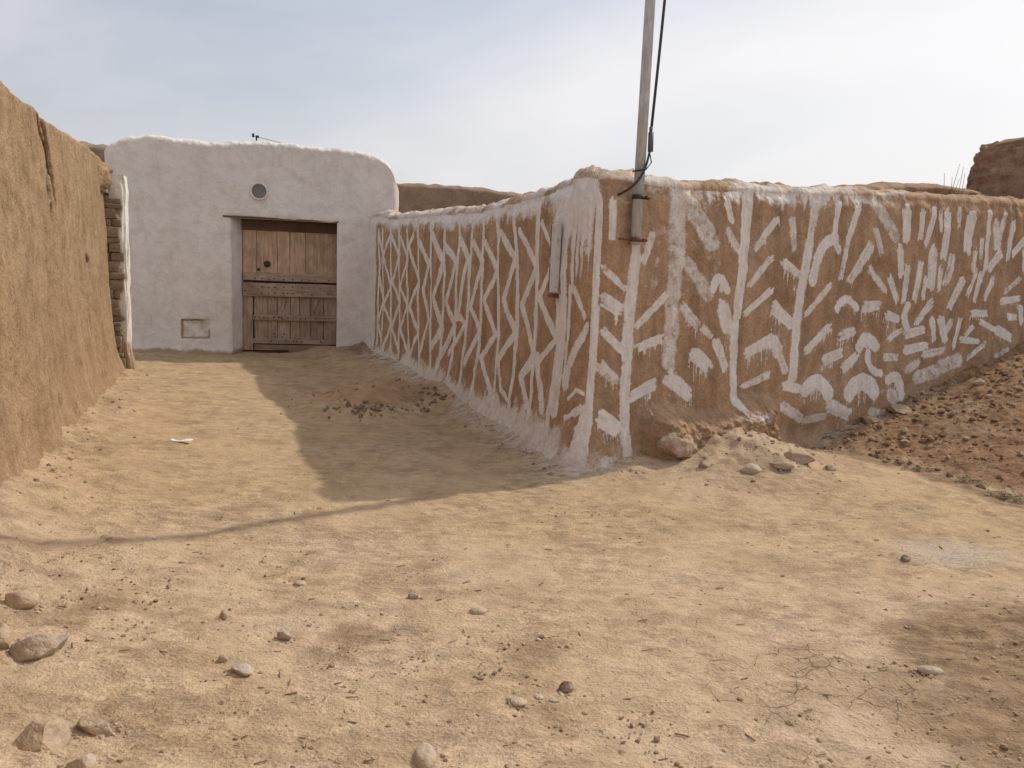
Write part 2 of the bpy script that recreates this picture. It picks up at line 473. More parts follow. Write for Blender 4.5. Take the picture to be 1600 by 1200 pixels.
M['rubble'] = pebble_mat('rubble_mix', [(0.27, 0.165, 0.095), (0.31, 0.20, 0.115), (0.22, 0.135, 0.08), (0.38, 0.27, 0.17), (0.29, 0.175, 0.10), (0.25, 0.15, 0.085), (0.43, 0.32, 0.21), (0.30, 0.18, 0.10)])

def wood_mat(name, a, b, horiz=False, lime=0.0):
    t = NT(name, 0.8, 0.25)
    sc = (0.06, 1, 1) if horiz else (1, 1, 0.06)
    g = t.noise(38, 5, 0.6, 0.4, t.co(sc)); g2 = t.noise(140, 3, 0.6, 0.2, t.co(sc)); bl = t.noise(3.5, 4, 0.6)
    col = t.mix(t.rng(g, 0.3, 0.7), a, b)
    col = mul(t, col, t.rng(g2, 0.3, 0.7, 0.72, 1.12)); col = mul(t, col, t.rng(bl, 0.3, 0.7, 0.8, 1.15))
    col = mul(t, col, t.rng(t.objrand(), 0, 1, 0.86, 1.12, False))
    if lime: col = t.mix(t.rng(t.noise(10, 5, 0.7), 0.62 - lime * .4, 0.75 - lime * .3), col, (0.66, 0.62, 0.58))
    n = t.bump(g, 0.008, 1.0); n = t.bump(g2, 0.003, 1.0, n)
    return t.done(col, n)
M['plank'] = wood_mat('plank_wood', (0.66, 0.47, 0.31), (0.50, 0.345, 0.225))
M['plank_low'] = wood_mat('worn_plank_wood', (0.54, 0.40, 0.305), (0.37, 0.27, 0.205))
M['batten'] = wood_mat('batten_wood', (0.53, 0.40, 0.31), (0.37, 0.275, 0.21), True)
M['dark_wood'] = wood_mat('dark_wood', (0.13, 0.085, 0.06), (0.075, 0.05, 0.036))
M['header'] = wood_mat('header_wood', (0.20, 0.115, 0.075), (0.13, 0.078, 0.05), True)
M['lintel'] = wood_mat('lintel_wood', (0.22, 0.17, 0.13), (0.13, 0.10, 0.08), True, 0.0)
M['light_wood'] = wood_mat('light_wood', (0.44, 0.33, 0.22), (0.34, 0.24, 0.15), True)
M['limed_wood'] = wood_mat('limed_wood', (0.32, 0.26, 0.21), (0.22, 0.18, 0.14), False, 1.0)
M['bare_wood'] = wood_mat('bare_wood', (0.22, 0.185, 0.15), (0.14, 0.115, 0.09), False, 0.35)

def metal_mat(name, a, b, rough=0.45, metallic=0.7):
    t = NT(name, rough, 0.5); t.b.inputs['Metallic'].default_value = metallic
    col = t.mix(t.rng(t.noise(6, 5, 0.65), 0.3, 0.7), a, b)
    col = mul(t, col, t.rng(t.noise(45, 4, 0.6, 0, t.co((1, 1, 0.2))), 0.3, 0.7, 0.8, 1.1))
    return t.done(col, t.bump(t.noise(60, 3), 0.001))
M['galv'] = metal_mat('galvanised_steel', (0.58, 0.60, 0.61), (0.46, 0.48, 0.49), 0.65, 0.05)
M['iron'] = metal_mat('dark_iron', (0.055, 0.04, 0.034), (0.09, 0.06, 0.045), 0.7, 0.5)
M['rust'] = metal_mat('rusty_iron', (0.24, 0.085, 0.045), (0.15, 0.06, 0.04), 0.8, 0.2)
M['vent'] = metal_mat('grey_vent', (0.21, 0.195, 0.185), (0.27, 0.25, 0.235), 0.7, 0.1)
M['rubber'] = NT('black_cable', 0.6, 0.4).done((0.045, 0.045, 0.048))
M['box'] = NT('grey_plastic', 0.6, 0.4).done((0.12, 0.125, 0.13))
M['paper'] = NT('white_paper', 0.7, 0.3).done((0.78, 0.77, 0.76))

def leaf_mat(name, a, b):
    t = NT(name, 0.7, 0.3); return t.done(t.mix(t.rng(t.noise(8, 3), 0.3, 0.7), a, b))
M['leaf'] = leaf_mat('weed_leaf', (0.055, 0.085, 0.030), (0.10, 0.12, 0.045))
M['dry'] = leaf_mat('dry_stem', (0.36, 0.28, 0.17), (0.26, 0.19, 0.11))
M['litter'] = leaf_mat('twig_litter', (0.16, 0.10, 0.06), (0.28, 0.19, 0.11))
# ------------------------------------------------------------------ layout of the place
CO = np.array([0.511, 5.977])                       # corner of the painted wall, on the ground
PD = np.array([math.cos(R(30)), math.sin(R(30))])   # the leaf-painted side runs this way
PN = np.array([PD[1], -PD[0]])                      # and faces this way
DD = np.array([-0.3865, 0.9223]); DD = DD / np.linalg.norm(DD)  # the lattice-painted side runs this way, into the lane
DN = np.array([-DD[1], -DD[0] * -1]);
DN = np.array([-DD[1], DD[0]])
if DN[0] > 0: DN = -DN
LA = np.array([-2.907, 4.406]); LD = np.array([-0.357, 0.934]); LD = LD / np.linalg.norm(LD)
LN = np.array([LD[1], -LD[0]])
FA = np.array([-5.851, 12.317]); FD = np.array([0.968, 0.251]); FD = FD / np.linalg.norm(FD); FN = np.array([FD[1], -FD[0]])

def gz(x, y):
    """height of the packed earth"""
    x = np.asarray(x, float); y = np.asarray(y, float)
    z = 0.042 * fbm(x * 0.8, y * 0.8, 0, 3, 3) + 0.012 * fbm(x * 3.1, y * 3.1, 0, 5, 3)
    dl = (x - LA[0]) * LN[0] + (y - LA[1]) * LN[1]; sl = (x - LA[0]) * LD[0] + (y - LA[1]) * LD[1]
    bk = np.exp(-np.clip(dl + 0.12 * fbm(x * 1.7, y * 1.7, 0, 8, 4), 0, None) / 0.55) * (0.17 - 0.016 * np.clip(sl, -2, 8))
    z = z + bk * (1 + 0.5 * fbm(x * 3.3, y * 3.3, 0, 9, 4))
    sp = (x - CO[0]) * PD[0] + (y - CO[1]) * PD[1]; dp = (x - CO[0]) * PN[0] + (y - CO[1]) * PN[1]
    d = np.clip(dp, 0, None)
    mo = 0.265 * np.exp(-((sp - 1.40) / np.where(sp < 1.40, 0.60, 0.66)) ** 2) * np.where(d < 0.30, 1.0, np.exp(-((d - 0.30) / 0.40) ** 2))
    mo = mo + 0.06 * np.exp(-((sp - 1.5) / 1.1) ** 2) * np.exp(-((d - 0.8) / 0.6) ** 2)
    z = z + mo * (0.16 * fbm(x * 9, y * 9, 0, 23, 4, 0.6) - 0.22 * np.abs(fbm(x * 5, y * 5, 0, 25, 4, 0.6)) + 0.06)
    z = z + mo * (1 + 0.16 * fbm(x * 3, y * 3, 0, 21, 5, 0.6))
    z = z + 0.09 * np.exp(-((sp - 0.45) / 0.35) ** 2) * np.exp(-(d / 0.22) ** 2)
    sd_ = (x - CO[0]) * DD[0] + (y - CO[1]) * DD[1]; dd = np.abs((x - CO[0]) * DN[0] + (y - CO[1]) * DN[1])
    z = z + 0.07 * np.exp(-dd / 0.16) * sstep(-0.1, 0.3, sd_)
    df = (x - FA[0]) * FN[0] + (y - FA[1]) * FN[1]
    z = z + 0.012 * np.exp(-np.clip(df, 0, None) / 0.25)
    return z

# ------------------------------------------------------------------ ground
def graded(a, b, s0, s1):
    v = [a]
    while v[-1] < b:
        v.append(v[-1] + s0 + (s1 - s0) * (v[-1] - a) / (b - a))
    return np.array(v)
xs = np.concatenate([-graded(6.6, 900, 0.3, 300)[::-1][:-1], np.arange(-6.6, 7.0, 0.0185), graded(7.0, 900, 0.3, 300)])
ys = np.concatenate([-graded(-1.6, 900, 0.2, 300)[::-1], graded(1.62, 14.0, 0.0105, 0.055), graded(14.05, 900, 0.2, 300)])
X, Y = np.meshgrid(xs, ys, indexing='ij')
Zg = gz(X, Y) * np.exp(-np.clip(np.hypot(X, Y - 6) - 14, 0, None) / 8)
near = (np.abs(X) < 7.0) & (Y > 1.5) & (Y < 14.1)
fine_ = 0.008 * fbm(X * 12, Y * 14, 0, 41, 4, 0.66) * near
rid = np.abs(fbm(X * 5.5, Y * 5.5, 0, 47, 4)) * (0.006 + 0.014 * sstep(-0.05, 0.35, fbm(X * 0.9, Y * 0.9, 0, 49, 3)) * sstep(6.5, 4.5, Y)) * near       # small crusts and trodden edges
Zg = Zg + fine_ - rid
def blob(cx, cy, rx, ry, a=0.0):
    u = (X - cx) * math.cos(a) + (Y - cy) * math.sin(a); v = -(X - cx) * math.sin(a) + (Y - cy) * math.cos(a)
    return np.exp(-((u / rx) ** 2 + (v / ry) ** 2) ** 1.3)
damp = np.maximum.reduce([1.2 * blob(2.30, 3.22, 0.80, 0.50, 0.12), 1.05 * blob(1.98, 2.55, 0.60, 0.60, 0.3), 0.42 * blob(-1.9, 3.0, 0.9, 0.7, 0.3), 0.4 * blob(-1.2, 2.3, 0.8, 0.35, 0.0), 0.3 * blob(-2.6, 3.9, 1.2, 0.35, -0.1),
                          0.45 * blob(-0.6, 3.1, 0.30, 0.55, 0.4), 0.5 * blob(-1.5, 9.0, 1.3, 1.2, 0.0), 0.4 * blob(-2.6, 12.0, 2.4, 0.8, 0.25),
                          0.42 * blob(0.15, 2.7, 0.35, 0.6, 0.1), 0.35 * blob(-1.1, 2.6, 0.5, 0.35, 0.0)])
spg = (X - CO[0]) * PD[0] + (Y - CO[1]) * PD[1]; dpg = (X - CO[0]) * PN[0] + (Y - CO[1]) * PN[1]
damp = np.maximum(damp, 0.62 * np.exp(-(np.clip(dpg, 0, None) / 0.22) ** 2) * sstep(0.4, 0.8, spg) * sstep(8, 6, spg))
damp = np.maximum(damp, 0.9 * sstep(2.25, 2.7, spg + 0.12 * fbm(X * 3, Y * 3, 0, 77, 3)) * (dpg > -0.3) * (dpg < 2.6) * sstep(2.6, 1.9, dpg))
ash = 0.9 * blob(2.62, 4.48, 0.34, 0.20, 0.2)
pink = sstep(5.0, 3.6, Y + 0.5 * fbm(X * 0.8, Y * 0.8, 0, 79, 4)) * (0.6 + 0.6 * fbm(X * 1.3, Y * 1.3, 0, 81, 4))
pink = np.maximum(pink, 0.9 * np.exp(-((spg - 1.4) / 0.9) ** 2) * np.exp(-((np.clip(dpg, 0, None) - 0.5) / 0.6) ** 2))
crack = np.maximum.reduce([blob(1.25, 2.85, 0.75, 0.62), 0.5 * blob(0.6, 3.3, 0.7, 0.5)])
sdg = (X - CO[0]) * DD[0] + (Y - CO[1]) * DD[1]; ddg = np.abs((X - CO[0]) * DN[0] + (Y - CO[1]) * DN[1])
lime = np.maximum(0.62 * np.exp(-(np.abs(ddg - 0.05) / 0.18) ** 2) * sstep(-0.05, 0.25, sdg) * sstep(7.4, 6.8, sdg),
                  0.75 * np.exp(-((spg - 0.2) / 0.42) ** 2) * np.exp(-(np.abs(dpg) / 0.16) ** 2))
lime = np.maximum(lime, 0.7 * np.exp(-((spg - 1.75) / 0.32) ** 2) * np.exp(-(np.abs(dpg) / 0.13) ** 2))
me = mesh_np('ground', np.stack([X, Y, Zg], -1).reshape(-1, 3), grid_faces(*X.shape),
             dict(damp=damp, ash=ash, crack=crack, lime=lime, pink=np.clip(pink, 0, 1)))
tag(link('ground', me, M['ground']), kind='structure')

# ------------------------------------------------------------------ bank of red earth under the right-hand end of the wall
def bank_z(sp, dp):
    z = 0.235 * np.clip(sp - 2.55 - 0.10 * dp, 0, None) ** 1.08 - 0.03 * np.clip(dp - 1.5, 0, None)
    z = np.minimum(z, 1.25 + 0.02 * sp)
    return z
def bank_h(sp, dp):
    x = CO[0] + PD[0] * sp + PN[0] * dp; y = CO[1] + PD[1] * sp + PN[1] * dp
    lump = 0.055 * fbm(sp * 2.6, dp * 2.6, 0, 61, 4) + 0.030 * np.abs(fbm(sp * 8, dp * 8, 0, 63, 4, 0.6)) + 0.012 * fbm(sp * 26, dp * 26, 0, 65, 3)
    e = sstep(2.35, 2.9, sp) * sstep(4.2, 3.4, dp)
    return x, y, -0.05 + (bank_z(sp, dp) + 0.055 + lump) * e + 0.01 * (1 - e) - 0.1 * (1 - e)
su = np.concatenate([np.arange(2.25, 7.2, 0.016), np.arange(7.2, 11, 0.08)]); dv = np.concatenate([[-0.30, -0.2], np.arange(-0.12, 2.7, 0.013), np.arange(2.75, 4.6, 0.06)])
SS, DV = np.meshgrid(su, dv, indexing='ij')
bx_, by_, bz_ = bank_h(SS, DV)
zero = np.zeros_like(SS)
me = mesh_np('earth_bank', np.stack([bx_, by_, bz_], -1).reshape(-1, 3), grid_faces(*SS.shape, flip=True),
             dict(damp=zero, ash=zero, crack=zero, blend=0.95 * sstep(3.25, 2.45, SS) + 0.6 * sstep(1.6, 2.6, DV), lime=0.35 * np.exp(-(np.clip(DV, 0, None) / 0.15) ** 2) * sstep(5.2, 4.0, SS)))
tag(link('earth_bank', me, M['bank']), kind='structure')

# ------------------------------------------------------------------ painted wall
TOPD = [(-8.2, 2.36), (-7.2, 2.35), (-6.4, 2.27), (-5.3, 2.25), (-3.6, 2.22), (-2.56, 2.19), (-1.7, 2.22), (-1.0, 2.26), (-0.64, 2.31), (-0.3, 2.345), (0.0, 2.335), (0.1, 2.335), (0.4, 2.325), (0.92, 2.31), (1.69, 2.36), (2.52, 2.395), (3.65, 2.46), (4.69, 2.50), (5.88, 2.53), (7.0, 2.56), (10, 2.6)]
def wall_base(s):
    """plan position and outward normal along the wall; s<0 lattice side, s>0 leaf side"""
    s = np.asarray(s, float); t = 0.28
    k = np.clip((s + t) / (2 * t), 0, 1)
    A = CO + DD * t; B = CO + PD * t
    bez = ((1 - k) ** 2)[..., None] * A + (2 * k * (1 - k))[..., None] * CO + (k ** 2)[..., None] * B
    P = np.where((s < -t)[..., None], CO + DD * (-s)[..., None], np.where((s > t)[..., None], CO + PD * s[..., None], bez))
    kk = (k * k * (3 - 2 * k))[..., None]
    N = DN * (1 - kk) + PN * kk; N = N / np.linalg.norm(N, axis=-1, keepdims=True)
    return P, N
def wall_surf(s, z):
    """outward offset of the wall face at (s, z)"""
    low = 0.10 * np.exp(-np.clip(z, 0, None) / 0.14) * np.where(s < 0.6, 1.0, 0.5)
    o = -0.04 * z + low + 0.030 * fbm(s * 1.1, z * 1.1, 0, 101, 3) + 0.013 * fbm(s * 4.5, z * 4.5, 0, 103, 4) + 0.0035 * fbm(s * 22, z * 22, 0, 107, 3)
    # lumpy footing that bulges out below the leaf side
    tl = sstep(0.55, 0.80, s) * sstep(2.30, 1.90, s) * sstep(0.48, 0.27, z + 0.16 * fbm(s * 3, z * 2, 0, 151, 4))
    o = o + tl * (0.19 + 0.10 * fbm(s * 3.5, z * 3.5, 0, 153, 4) + 0.09 * np.abs(fbm(s * 9, z * 11, 0, 157, 4, 0.6)))
    # washed-out hollow near the foot of the leaf side
    o = o - 0.10 * np.exp(-((s - 2.65) / 0.45) ** 2 - ((z - 0.12) / 0.16) ** 2)
    tt = interp(s, TOPD)
    o = o + sstep(0.34, 0.10, tt - z) * (0.035 * fbm(s * 6, z * 6, 0, 155, 4) - 0.02 * sstep(0.2, 0.1, tt - z))
    # old scar of lost plaster along the third stem
    o = o - 0.020 * sstep(0.15, 0.5, fbm(s * 5, z * 5, 0, 109, 4)) * np.exp(-((s - 0.95) / 0.35) ** 2) * sstep(0.9, 1.4, z)
    return o
STROKES=[(0.102,'',[(-7.12,2.04),(-6.76,0.32)]),
(0.097,'',[(-6.86,2.03),(-6.48,0.27)]),
(0.105,'',[(-6.35,2.02),(-5.97,0.29)]),
(0.097,'',[(-5.86,2.04),(-5.5,0.27)]),
(0.103,'',[(-5.37,1.99),(-5.02,0.29)]),
(0.104,'',[(-4.81,2.01),(-4.57,0.68),(-4.36,0.24)]),
(0.095,'',[(-4.24,2.02),(-4.11,1.41),(-3.88,0.24)]),
(0.098,'',[(-3.7,2.04),(-3.56,1.24),(-3.54,0.53),(-3.69,0.21)]),
(0.089,'',[(-3.21,1.99),(-3.11,1.21),(-3.12,0.69),(-3.21,0.25)]),
(0.091,'',[(-2.81,2.0),(-2.72,1.25),(-2.78,0.56),(-2.83,0.16)]),
(0.082,'',[(-2.41,1.99),(-2.33,1.27),(-2.32,0.67),(-2.42,0.2)]),
(0.08,'',[(-2.02,1.99),(-1.93,1.41),(-1.81,0.83),(-1.77,0.28)]),
(0.084,'',[(-1.6,2.05),(-1.48,1.59),(-1.39,0.96),(-1.37,0.25)]),
(0.086,'',[(-1.12,2.1),(-1.05,1.59),(-0.97,1.0),(-0.94,0.26)]),
(0.096,'',[(-0.6,1.35),(-0.51,0.94),(-0.55,0.29)]),
(0.063,'',[(-0.38,1.42),(-0.34,1.06),(-0.33,0.65)]),
(0.095,'',[(-7.11,2.0),(-6.78,1.69),(-7.02,1.41),(-6.62,1.0),(-6.83,0.63),(-6.47,0.39)]),
(0.096,'',[(-6.37,1.98),(-6.77,1.65),(-6.19,1.21),(-6.6,0.92),(-6.07,0.69),(-6.37,0.32)]),
(0.094,'',[(-6.28,1.94),(-5.77,1.65),(-6.13,1.28),(-5.62,1.01),(-6.02,0.62),(-5.55,0.37)]),
(0.087,'',[(-5.76,1.9),(-5.28,1.62),(-5.67,1.22),(-5.15,1.0),(-5.54,0.66),(-5.06,0.36)]),
(0.101,'',[(-5.03,1.92),(-5.26,1.79),(-4.66,1.33),(-5.07,0.97),(-4.57,0.68),(-4.99,0.33)]),
(0.102,'',[(-4.71,1.81),(-4.2,1.56),(-4.46,1.24),(-4.1,0.88),(-4.41,0.46)]),
(0.134,'',[(-4.16,1.9),(-3.64,1.59),(-3.95,1.16),(-3.52,0.83),(-3.88,0.58)]),
(0.115,'',[(-3.63,1.77),(-3.22,1.6),(-3.44,1.13),(-3.11,0.89),(-3.63,0.4)]),
(0.11,'',[(-3.13,1.82),(-2.84,1.63),(-3.04,0.98)]),
(0.088,'',[(-3.02,1.01),(-2.8,0.93),(-3.27,0.56)]),
(0.104,'',[(-2.71,1.79),(-2.36,1.6),(-2.65,1.12),(-2.33,0.9),(-2.69,0.52)]),
(0.095,'',[(-2.31,1.78),(-1.95,1.51),(-2.25,1.22),(-1.9,0.89),(-2.24,0.63),(-1.85,0.34)]),
(0.104,'',[(-1.93,1.88),(-1.53,1.63),(-1.77,1.25),(-1.42,0.96),(-1.72,0.71)]),
(0.071,'',[(-1.75,0.68),(-1.63,0.4),(-1.42,0.34)]),
(0.083,'',[(-1.46,1.88),(-1.05,1.56)]),
(0.092,'',[(-1.05,1.56),(-1.33,1.22),(-0.96,0.82),(-1.23,0.58),(-1.01,0.36)]),
(0.06,'',[(-1.02,1.94),(-0.74,1.7)]),
(0.09,'',[(-0.73,1.62),(-0.95,1.31),(-0.59,1.01)]),
(0.08,'',[(-0.53,1.0),(-0.89,0.75)]),
(0.053,'',[(-0.92,0.74),(-1.2,0.59)]),
(0.109,'',[(-0.9,0.79),(-0.69,0.38)]),
(0.073,'',[(-0.29,1.4),(-0.08,1.2)]),
(0.087,'',[(-0.02,1.12),(-0.23,0.87),(-0.3,0.65)]),
(0.096,'',[(-0.74,1.91),(-0.7,1.74)]),
(0.138,'',[(-0.59,1.88),(-0.49,1.39)]),
(0.062,'',[(-0.41,1.9),(-0.32,1.4)]),
(0.186,'',[(-0.5,1.29),(-0.46,0.96)]),
(0.169,'',[(-0.46,0.96),(-0.45,0.42)]),
(0.044,'',[(-0.22,0.55),(-0.12,0.63),(0.01,0.6)]),
(0.06,'d',[(-0.23,0.39),(-0.03,0.5)]),
(0.099,'',[(0.11,2.08),(0.12,1.31),(0.12,0.82),(0.09,0.49)]),
(0.156,'',[(0.06,0.43),(0.02,0.27),(-0.01,0.11)]),
(0.084,'',[(0.51,2.07),(0.52,1.65)]),
(0.1,'',[(0.52,1.67),(0.48,1.31),(0.47,0.9)]),
(0.09,'',[(0.47,0.9),(0.47,0.6),(0.47,0.09)]),
(0.07,'',[(0.27,2.1),(0.28,1.81)]),
(0.056,'',[(0.19,1.59),(0.41,1.43)]),
(0.106,'d',[(0.21,1.34),(0.38,1.26)]),
(0.067,'',[(0.22,1.1),(0.4,0.95)]),
(0.088,'d',[(0.2,0.84),(0.36,0.71)]),
(0.129,'D',[(0.21,0.43),(0.37,0.33)]),
(0.094,'D',[(0.77,0.67),(0.54,0.57)]),
(0.083,'',[(-0.05,0.32),(0.05,0.31)]),
(0.065,'d',[(-0.12,0.44),(0.04,0.5)]),
(0.162,'s',[(0.91,2.19),(0.93,1.66)]),
(0.14,'s',[(0.92,1.68),(0.91,1.32),(0.9,0.84)]),
(0.149,'',[(0.9,0.74),(0.96,0.67)]),
(0.118,'d',[(0.95,0.69),(1.11,0.57)]),
(0.065,'',[(0.68,1.86),(0.6,1.65)]),
(0.061,'',[(0.83,1.38),(0.58,1.15)]),
(0.072,'d',[(0.82,1.04),(0.58,0.96)]),
(0.155,'s',[(1.04,2.09),(1.3,1.83)]),
(0.115,'s',[(1.04,1.65),(1.29,1.39)]),
(0.087,'d',[(1.0,1.3),(1.17,1.15)]),
(0.061,'',[(1.23,1.13),(1.35,1.04)]),
(0.121,'D',[(1.15,0.92),(1.32,0.79)]),
(0.085,'',[(1.4,1.01),(1.52,0.78)]),
(0.066,'d',[(1.33,1.44),(1.4,1.53),(1.5,1.43)]),
(0.132,'D',[(1.44,1.33),(1.53,1.1)]),
(0.124,'',[(1.7,2.25),(1.66,1.69)]),
(0.113,'',[(1.66,1.69),(1.63,1.24)]),
(0.088,'',[(1.63,1.24),(1.61,1.01),(1.64,0.41)]),
(0.069,'d',[(1.46,1.93),(1.63,1.73)]),
(0.065,'',[(1.43,2.18),(1.5,2.03)]),
(0.07,'d',[(2.05,2.07),(1.83,1.82)]),
(0.084,'',[(2.23,2.07),(2.27,1.83)]),
(0.07,'',[(2.01,1.73),(1.77,1.49)]),
(0.067,'',[(2.03,1.45),(1.73,1.24)]),
(0.103,'D',[(2.1,1.03),(1.77,0.9)]),
(0.087,'',[(2.1,1.03),(2.26,0.74)]),
(0.071,'',[(2.06,0.7),(1.76,0.61)]),
(0.083,'D',[(2.13,1.71),(2.4,1.57)]),
(0.118,'D',[(2.05,1.31),(2.31,1.15)]),
(0.108,'',[(2.54,2.26),(2.48,1.91)]),
(0.123,'',[(2.48,1.91),(2.42,1.52)]),
(0.102,'',[(2.42,1.52),(2.38,1.17),(2.37,0.66)]),
(0.102,'',[(2.27,0.6),(2.45,0.55)]),
(0.13,'d',[(2.06,1.02),(2.15,0.93)]),
(0.077,'',[(2.13,0.92),(2.27,0.74)]),
(0.083,'',[(2.84,2.26),(2.81,2.0)]),
(0.096,'',[(3.13,2.25),(2.99,1.94)]),
(0.085,'',[(2.99,1.94),(2.94,1.58)]),
(0.119,'d',[(2.81,1.93),(2.64,1.82),(2.55,1.54)]),
(0.088,'',[(2.79,1.94),(2.87,1.82)]),
(0.08,'',[(2.8,1.51),(2.5,1.24)]),
(0.101,'d',[(2.83,1.13),(2.53,0.91)]),
(0.126,'d',[(3.33,1.9),(3.08,1.57)]),
(0.154,'s',[(3.3,2.33),(3.67,2.0)]),
(0.098,'',[(3.37,2.06),(3.48,1.83)]),
(0.151,'',[(3.81,2.28),(3.85,1.98)]),
(0.098,'',[(4.06,2.27),(4.07,2.02)]),
(0.11,'',[(4.28,2.31),(4.17,1.95)]),
(0.141,'',[(4.51,2.3),(4.48,1.85)]),
(0.087,'',[(4.7,2.34),(4.72,2.17)]),
(0.172,'',[(4.93,2.3),(4.88,1.92)]),
(0.074,'',[(4.38,2.29),(4.39,2.1)]),
(0.099,'',[(3.33,1.68),(3.59,1.48)]),
(0.098,'',[(3.63,1.61),(3.77,1.39)]),
(0.12,'',[(3.75,1.9),(3.8,1.64)]),
(0.106,'',[(3.9,1.72),(3.88,1.39)]),
(0.116,'',[(4.12,1.78),(4.05,1.4)]),
(0.091,'',[(4.21,1.63),(4.19,1.42)]),
(0.162,'d',[(4.31,1.92),(4.31,1.53)]),
(0.094,'',[(4.45,1.73),(4.45,1.51)]),
(0.132,'',[(4.64,1.87),(4.56,1.57)]),
(0.1,'',[(5.03,1.93),(5.01,1.73)]),
(0.092,'',[(5.14,2.05),(5.14,1.85)]),
(0.103,'',[(5.25,2.32),(5.25,2.14),(5.26,1.76)]),
(0.13,'',[(5.39,2.27),(5.44,1.98)]),
(0.105,'',[(5.54,2.37),(5.48,2.01)]),
(0.108,'',[(5.71,2.26),(5.67,1.87)]),
(0.13,'',[(5.53,1.92),(5.34,1.74)]),
(0.097,'',[(5.09,1.71),(4.99,1.48)]),
(0.111,'',[(5.21,1.72),(5.13,1.42)]),
(0.107,'',[(5.44,1.64),(5.33,1.45)]),
(0.135,'d',[(4.85,1.63),(4.67,1.34)]),
(0.109,'',[(5.96,2.09),(5.77,1.92)]),
(0.083,'',[(5.98,1.65),(5.7,1.51)]),
(0.122,'',[(6.04,2.28),(6.0,2.03)]),
(0.09,'d',[(2.91,1.3),(3.04,1.38),(3.2,1.3)]),
(0.129,'D',[(3.29,1.31),(3.5,1.33)]),
(0.111,'D',[(3.61,1.24),(3.81,1.2)]),
(0.11,'',[(3.95,1.33),(3.92,1.22),(3.98,1.11)]),
(0.122,'',[(4.35,1.37),(4.13,1.17)]),
(0.122,'d',[(2.97,1.04),(3.17,1.08)]),
(0.134,'D',[(3.27,0.93),(3.36,1.01),(3.5,0.93)]),
(0.129,'d',[(2.78,0.8),(3.0,0.87)]),
(0.116,'d',[(3.05,0.72),(3.22,0.84)]),
(0.084,'',[(3.41,0.87),(3.43,0.74),(3.61,0.66)]),
(0.081,'',[(3.68,0.99),(3.87,1.08)]),
(0.097,'',[(3.65,0.82),(3.85,0.82)]),
(0.112,'',[(3.96,1.04),(4.25,1.09)]),
(0.117,'',[(3.96,0.88),(4.32,0.93)]),
(0.103,'',[(4.28,0.83),(4.63,0.87)]),
(0.098,'',[(4.38,1.2),(4.45,1.0)]),
(0.129,'d',[(4.52,1.21),(4.64,1.0)]),
(0.116,'',[(4.74,1.2),(4.63,1.05)]),
(0.09,'',[(4.88,1.2),(4.82,0.91)]),
(0.082,'',[(5.15,1.13),(5.03,1.04)]),
(0.104,'d',[(5.09,1.26),(5.36,1.26)]),
(0.093,'d',[(5.63,1.4),(5.96,1.43)]),
(0.092,'',[(5.77,1.23),(5.95,1.22)]),
(0.13,'d',[(5.56,1.09),(5.84,1.0)]),
(0.075,'',[(5.38,0.93),(5.09,0.78)]),
(0.076,'',[(5.27,1.17),(5.52,1.09)]),
(0.083,'',[(4.94,0.98),(5.25,0.96)]),
(0.121,'',[(6.03,1.36),(6.08,1.17)]),
(0.141,'D',[(2.55,0.54),(2.71,0.61),(2.87,0.5)]),
(0.189,'D',[(3.16,0.49),(3.33,0.59),(3.52,0.49)]),
(0.157,'D',[(2.89,0.38),(3.14,0.29)]),
(0.124,'d',[(3.73,0.6),(3.89,0.6),(3.97,0.43)]),
(0.105,'',[(2.23,0.42),(2.55,0.27)]),
(0.096,'',[(2.59,0.24),(2.86,0.27)]),
(0.11,'s',[(3.48,0.29),(3.72,0.25)]),
(0.188,'s',[(4.63,0.71),(4.92,0.76)]),
(0.126,'s',[(4.03,0.69),(4.2,0.75)]),
(0.182,'s',[(4.22,0.6),(4.54,0.65)]),
(0.173,'s',[(3.79,0.45),(3.94,0.3)]),
(0.091,'s',[(5.59,0.8),(5.8,0.86)])]

sc_ = np.concatenate([-graded(0.0, 8.2, 0.0085, 0.0175)[::-1][:-1], np.arange(0, 6.6, 0.0088), np.arange(6.6, 10, 0.05)])
NR = 285
top = interp(sc_, TOPD) + 0.018 * fbm(sc_ * 3.5, 0 * sc_, 0, 113, 4)
rr_ = np.linspace(0, 1, NR)
Zw = -0.22 + rr_[None, :] * (top[:, None] - 0.10 + 0.22)
Sw = np.broadcast_to(sc_[:, None], Zw.shape)
off = wall_surf(Sw, Zw)
Pb, Nb = wall_base(sc_)
face = np.concatenate([Pb[:, None, :] + Nb[:, None, :] * off[..., None], Zw[..., None]], -1)
# rounded, weathered top and the back
TH = 0.46
ang = np.linspace(0, math.pi, 44)[1:]
capo = -(TH / 2) * (1 - np.cos(ang)); caph = 0.10 * np.sin(ang) ** 0.85
Sc2 = np.broadcast_to(sc_[:, None], (len(sc_), len(ang)))
lump = (0.045 * fbm(Sc2 * 4.2, capo[None, :] * 5, 0, 121, 4) + 0.012 * fbm(Sc2 * 18, capo[None, :] * 18, 0, 123, 3)) * np.sin(ang)[None, :] ** 1.1
co_ = off[:, -1:] + capo[None, :]; cz_ = Zw[:, -1:] + caph[None, :] + lump
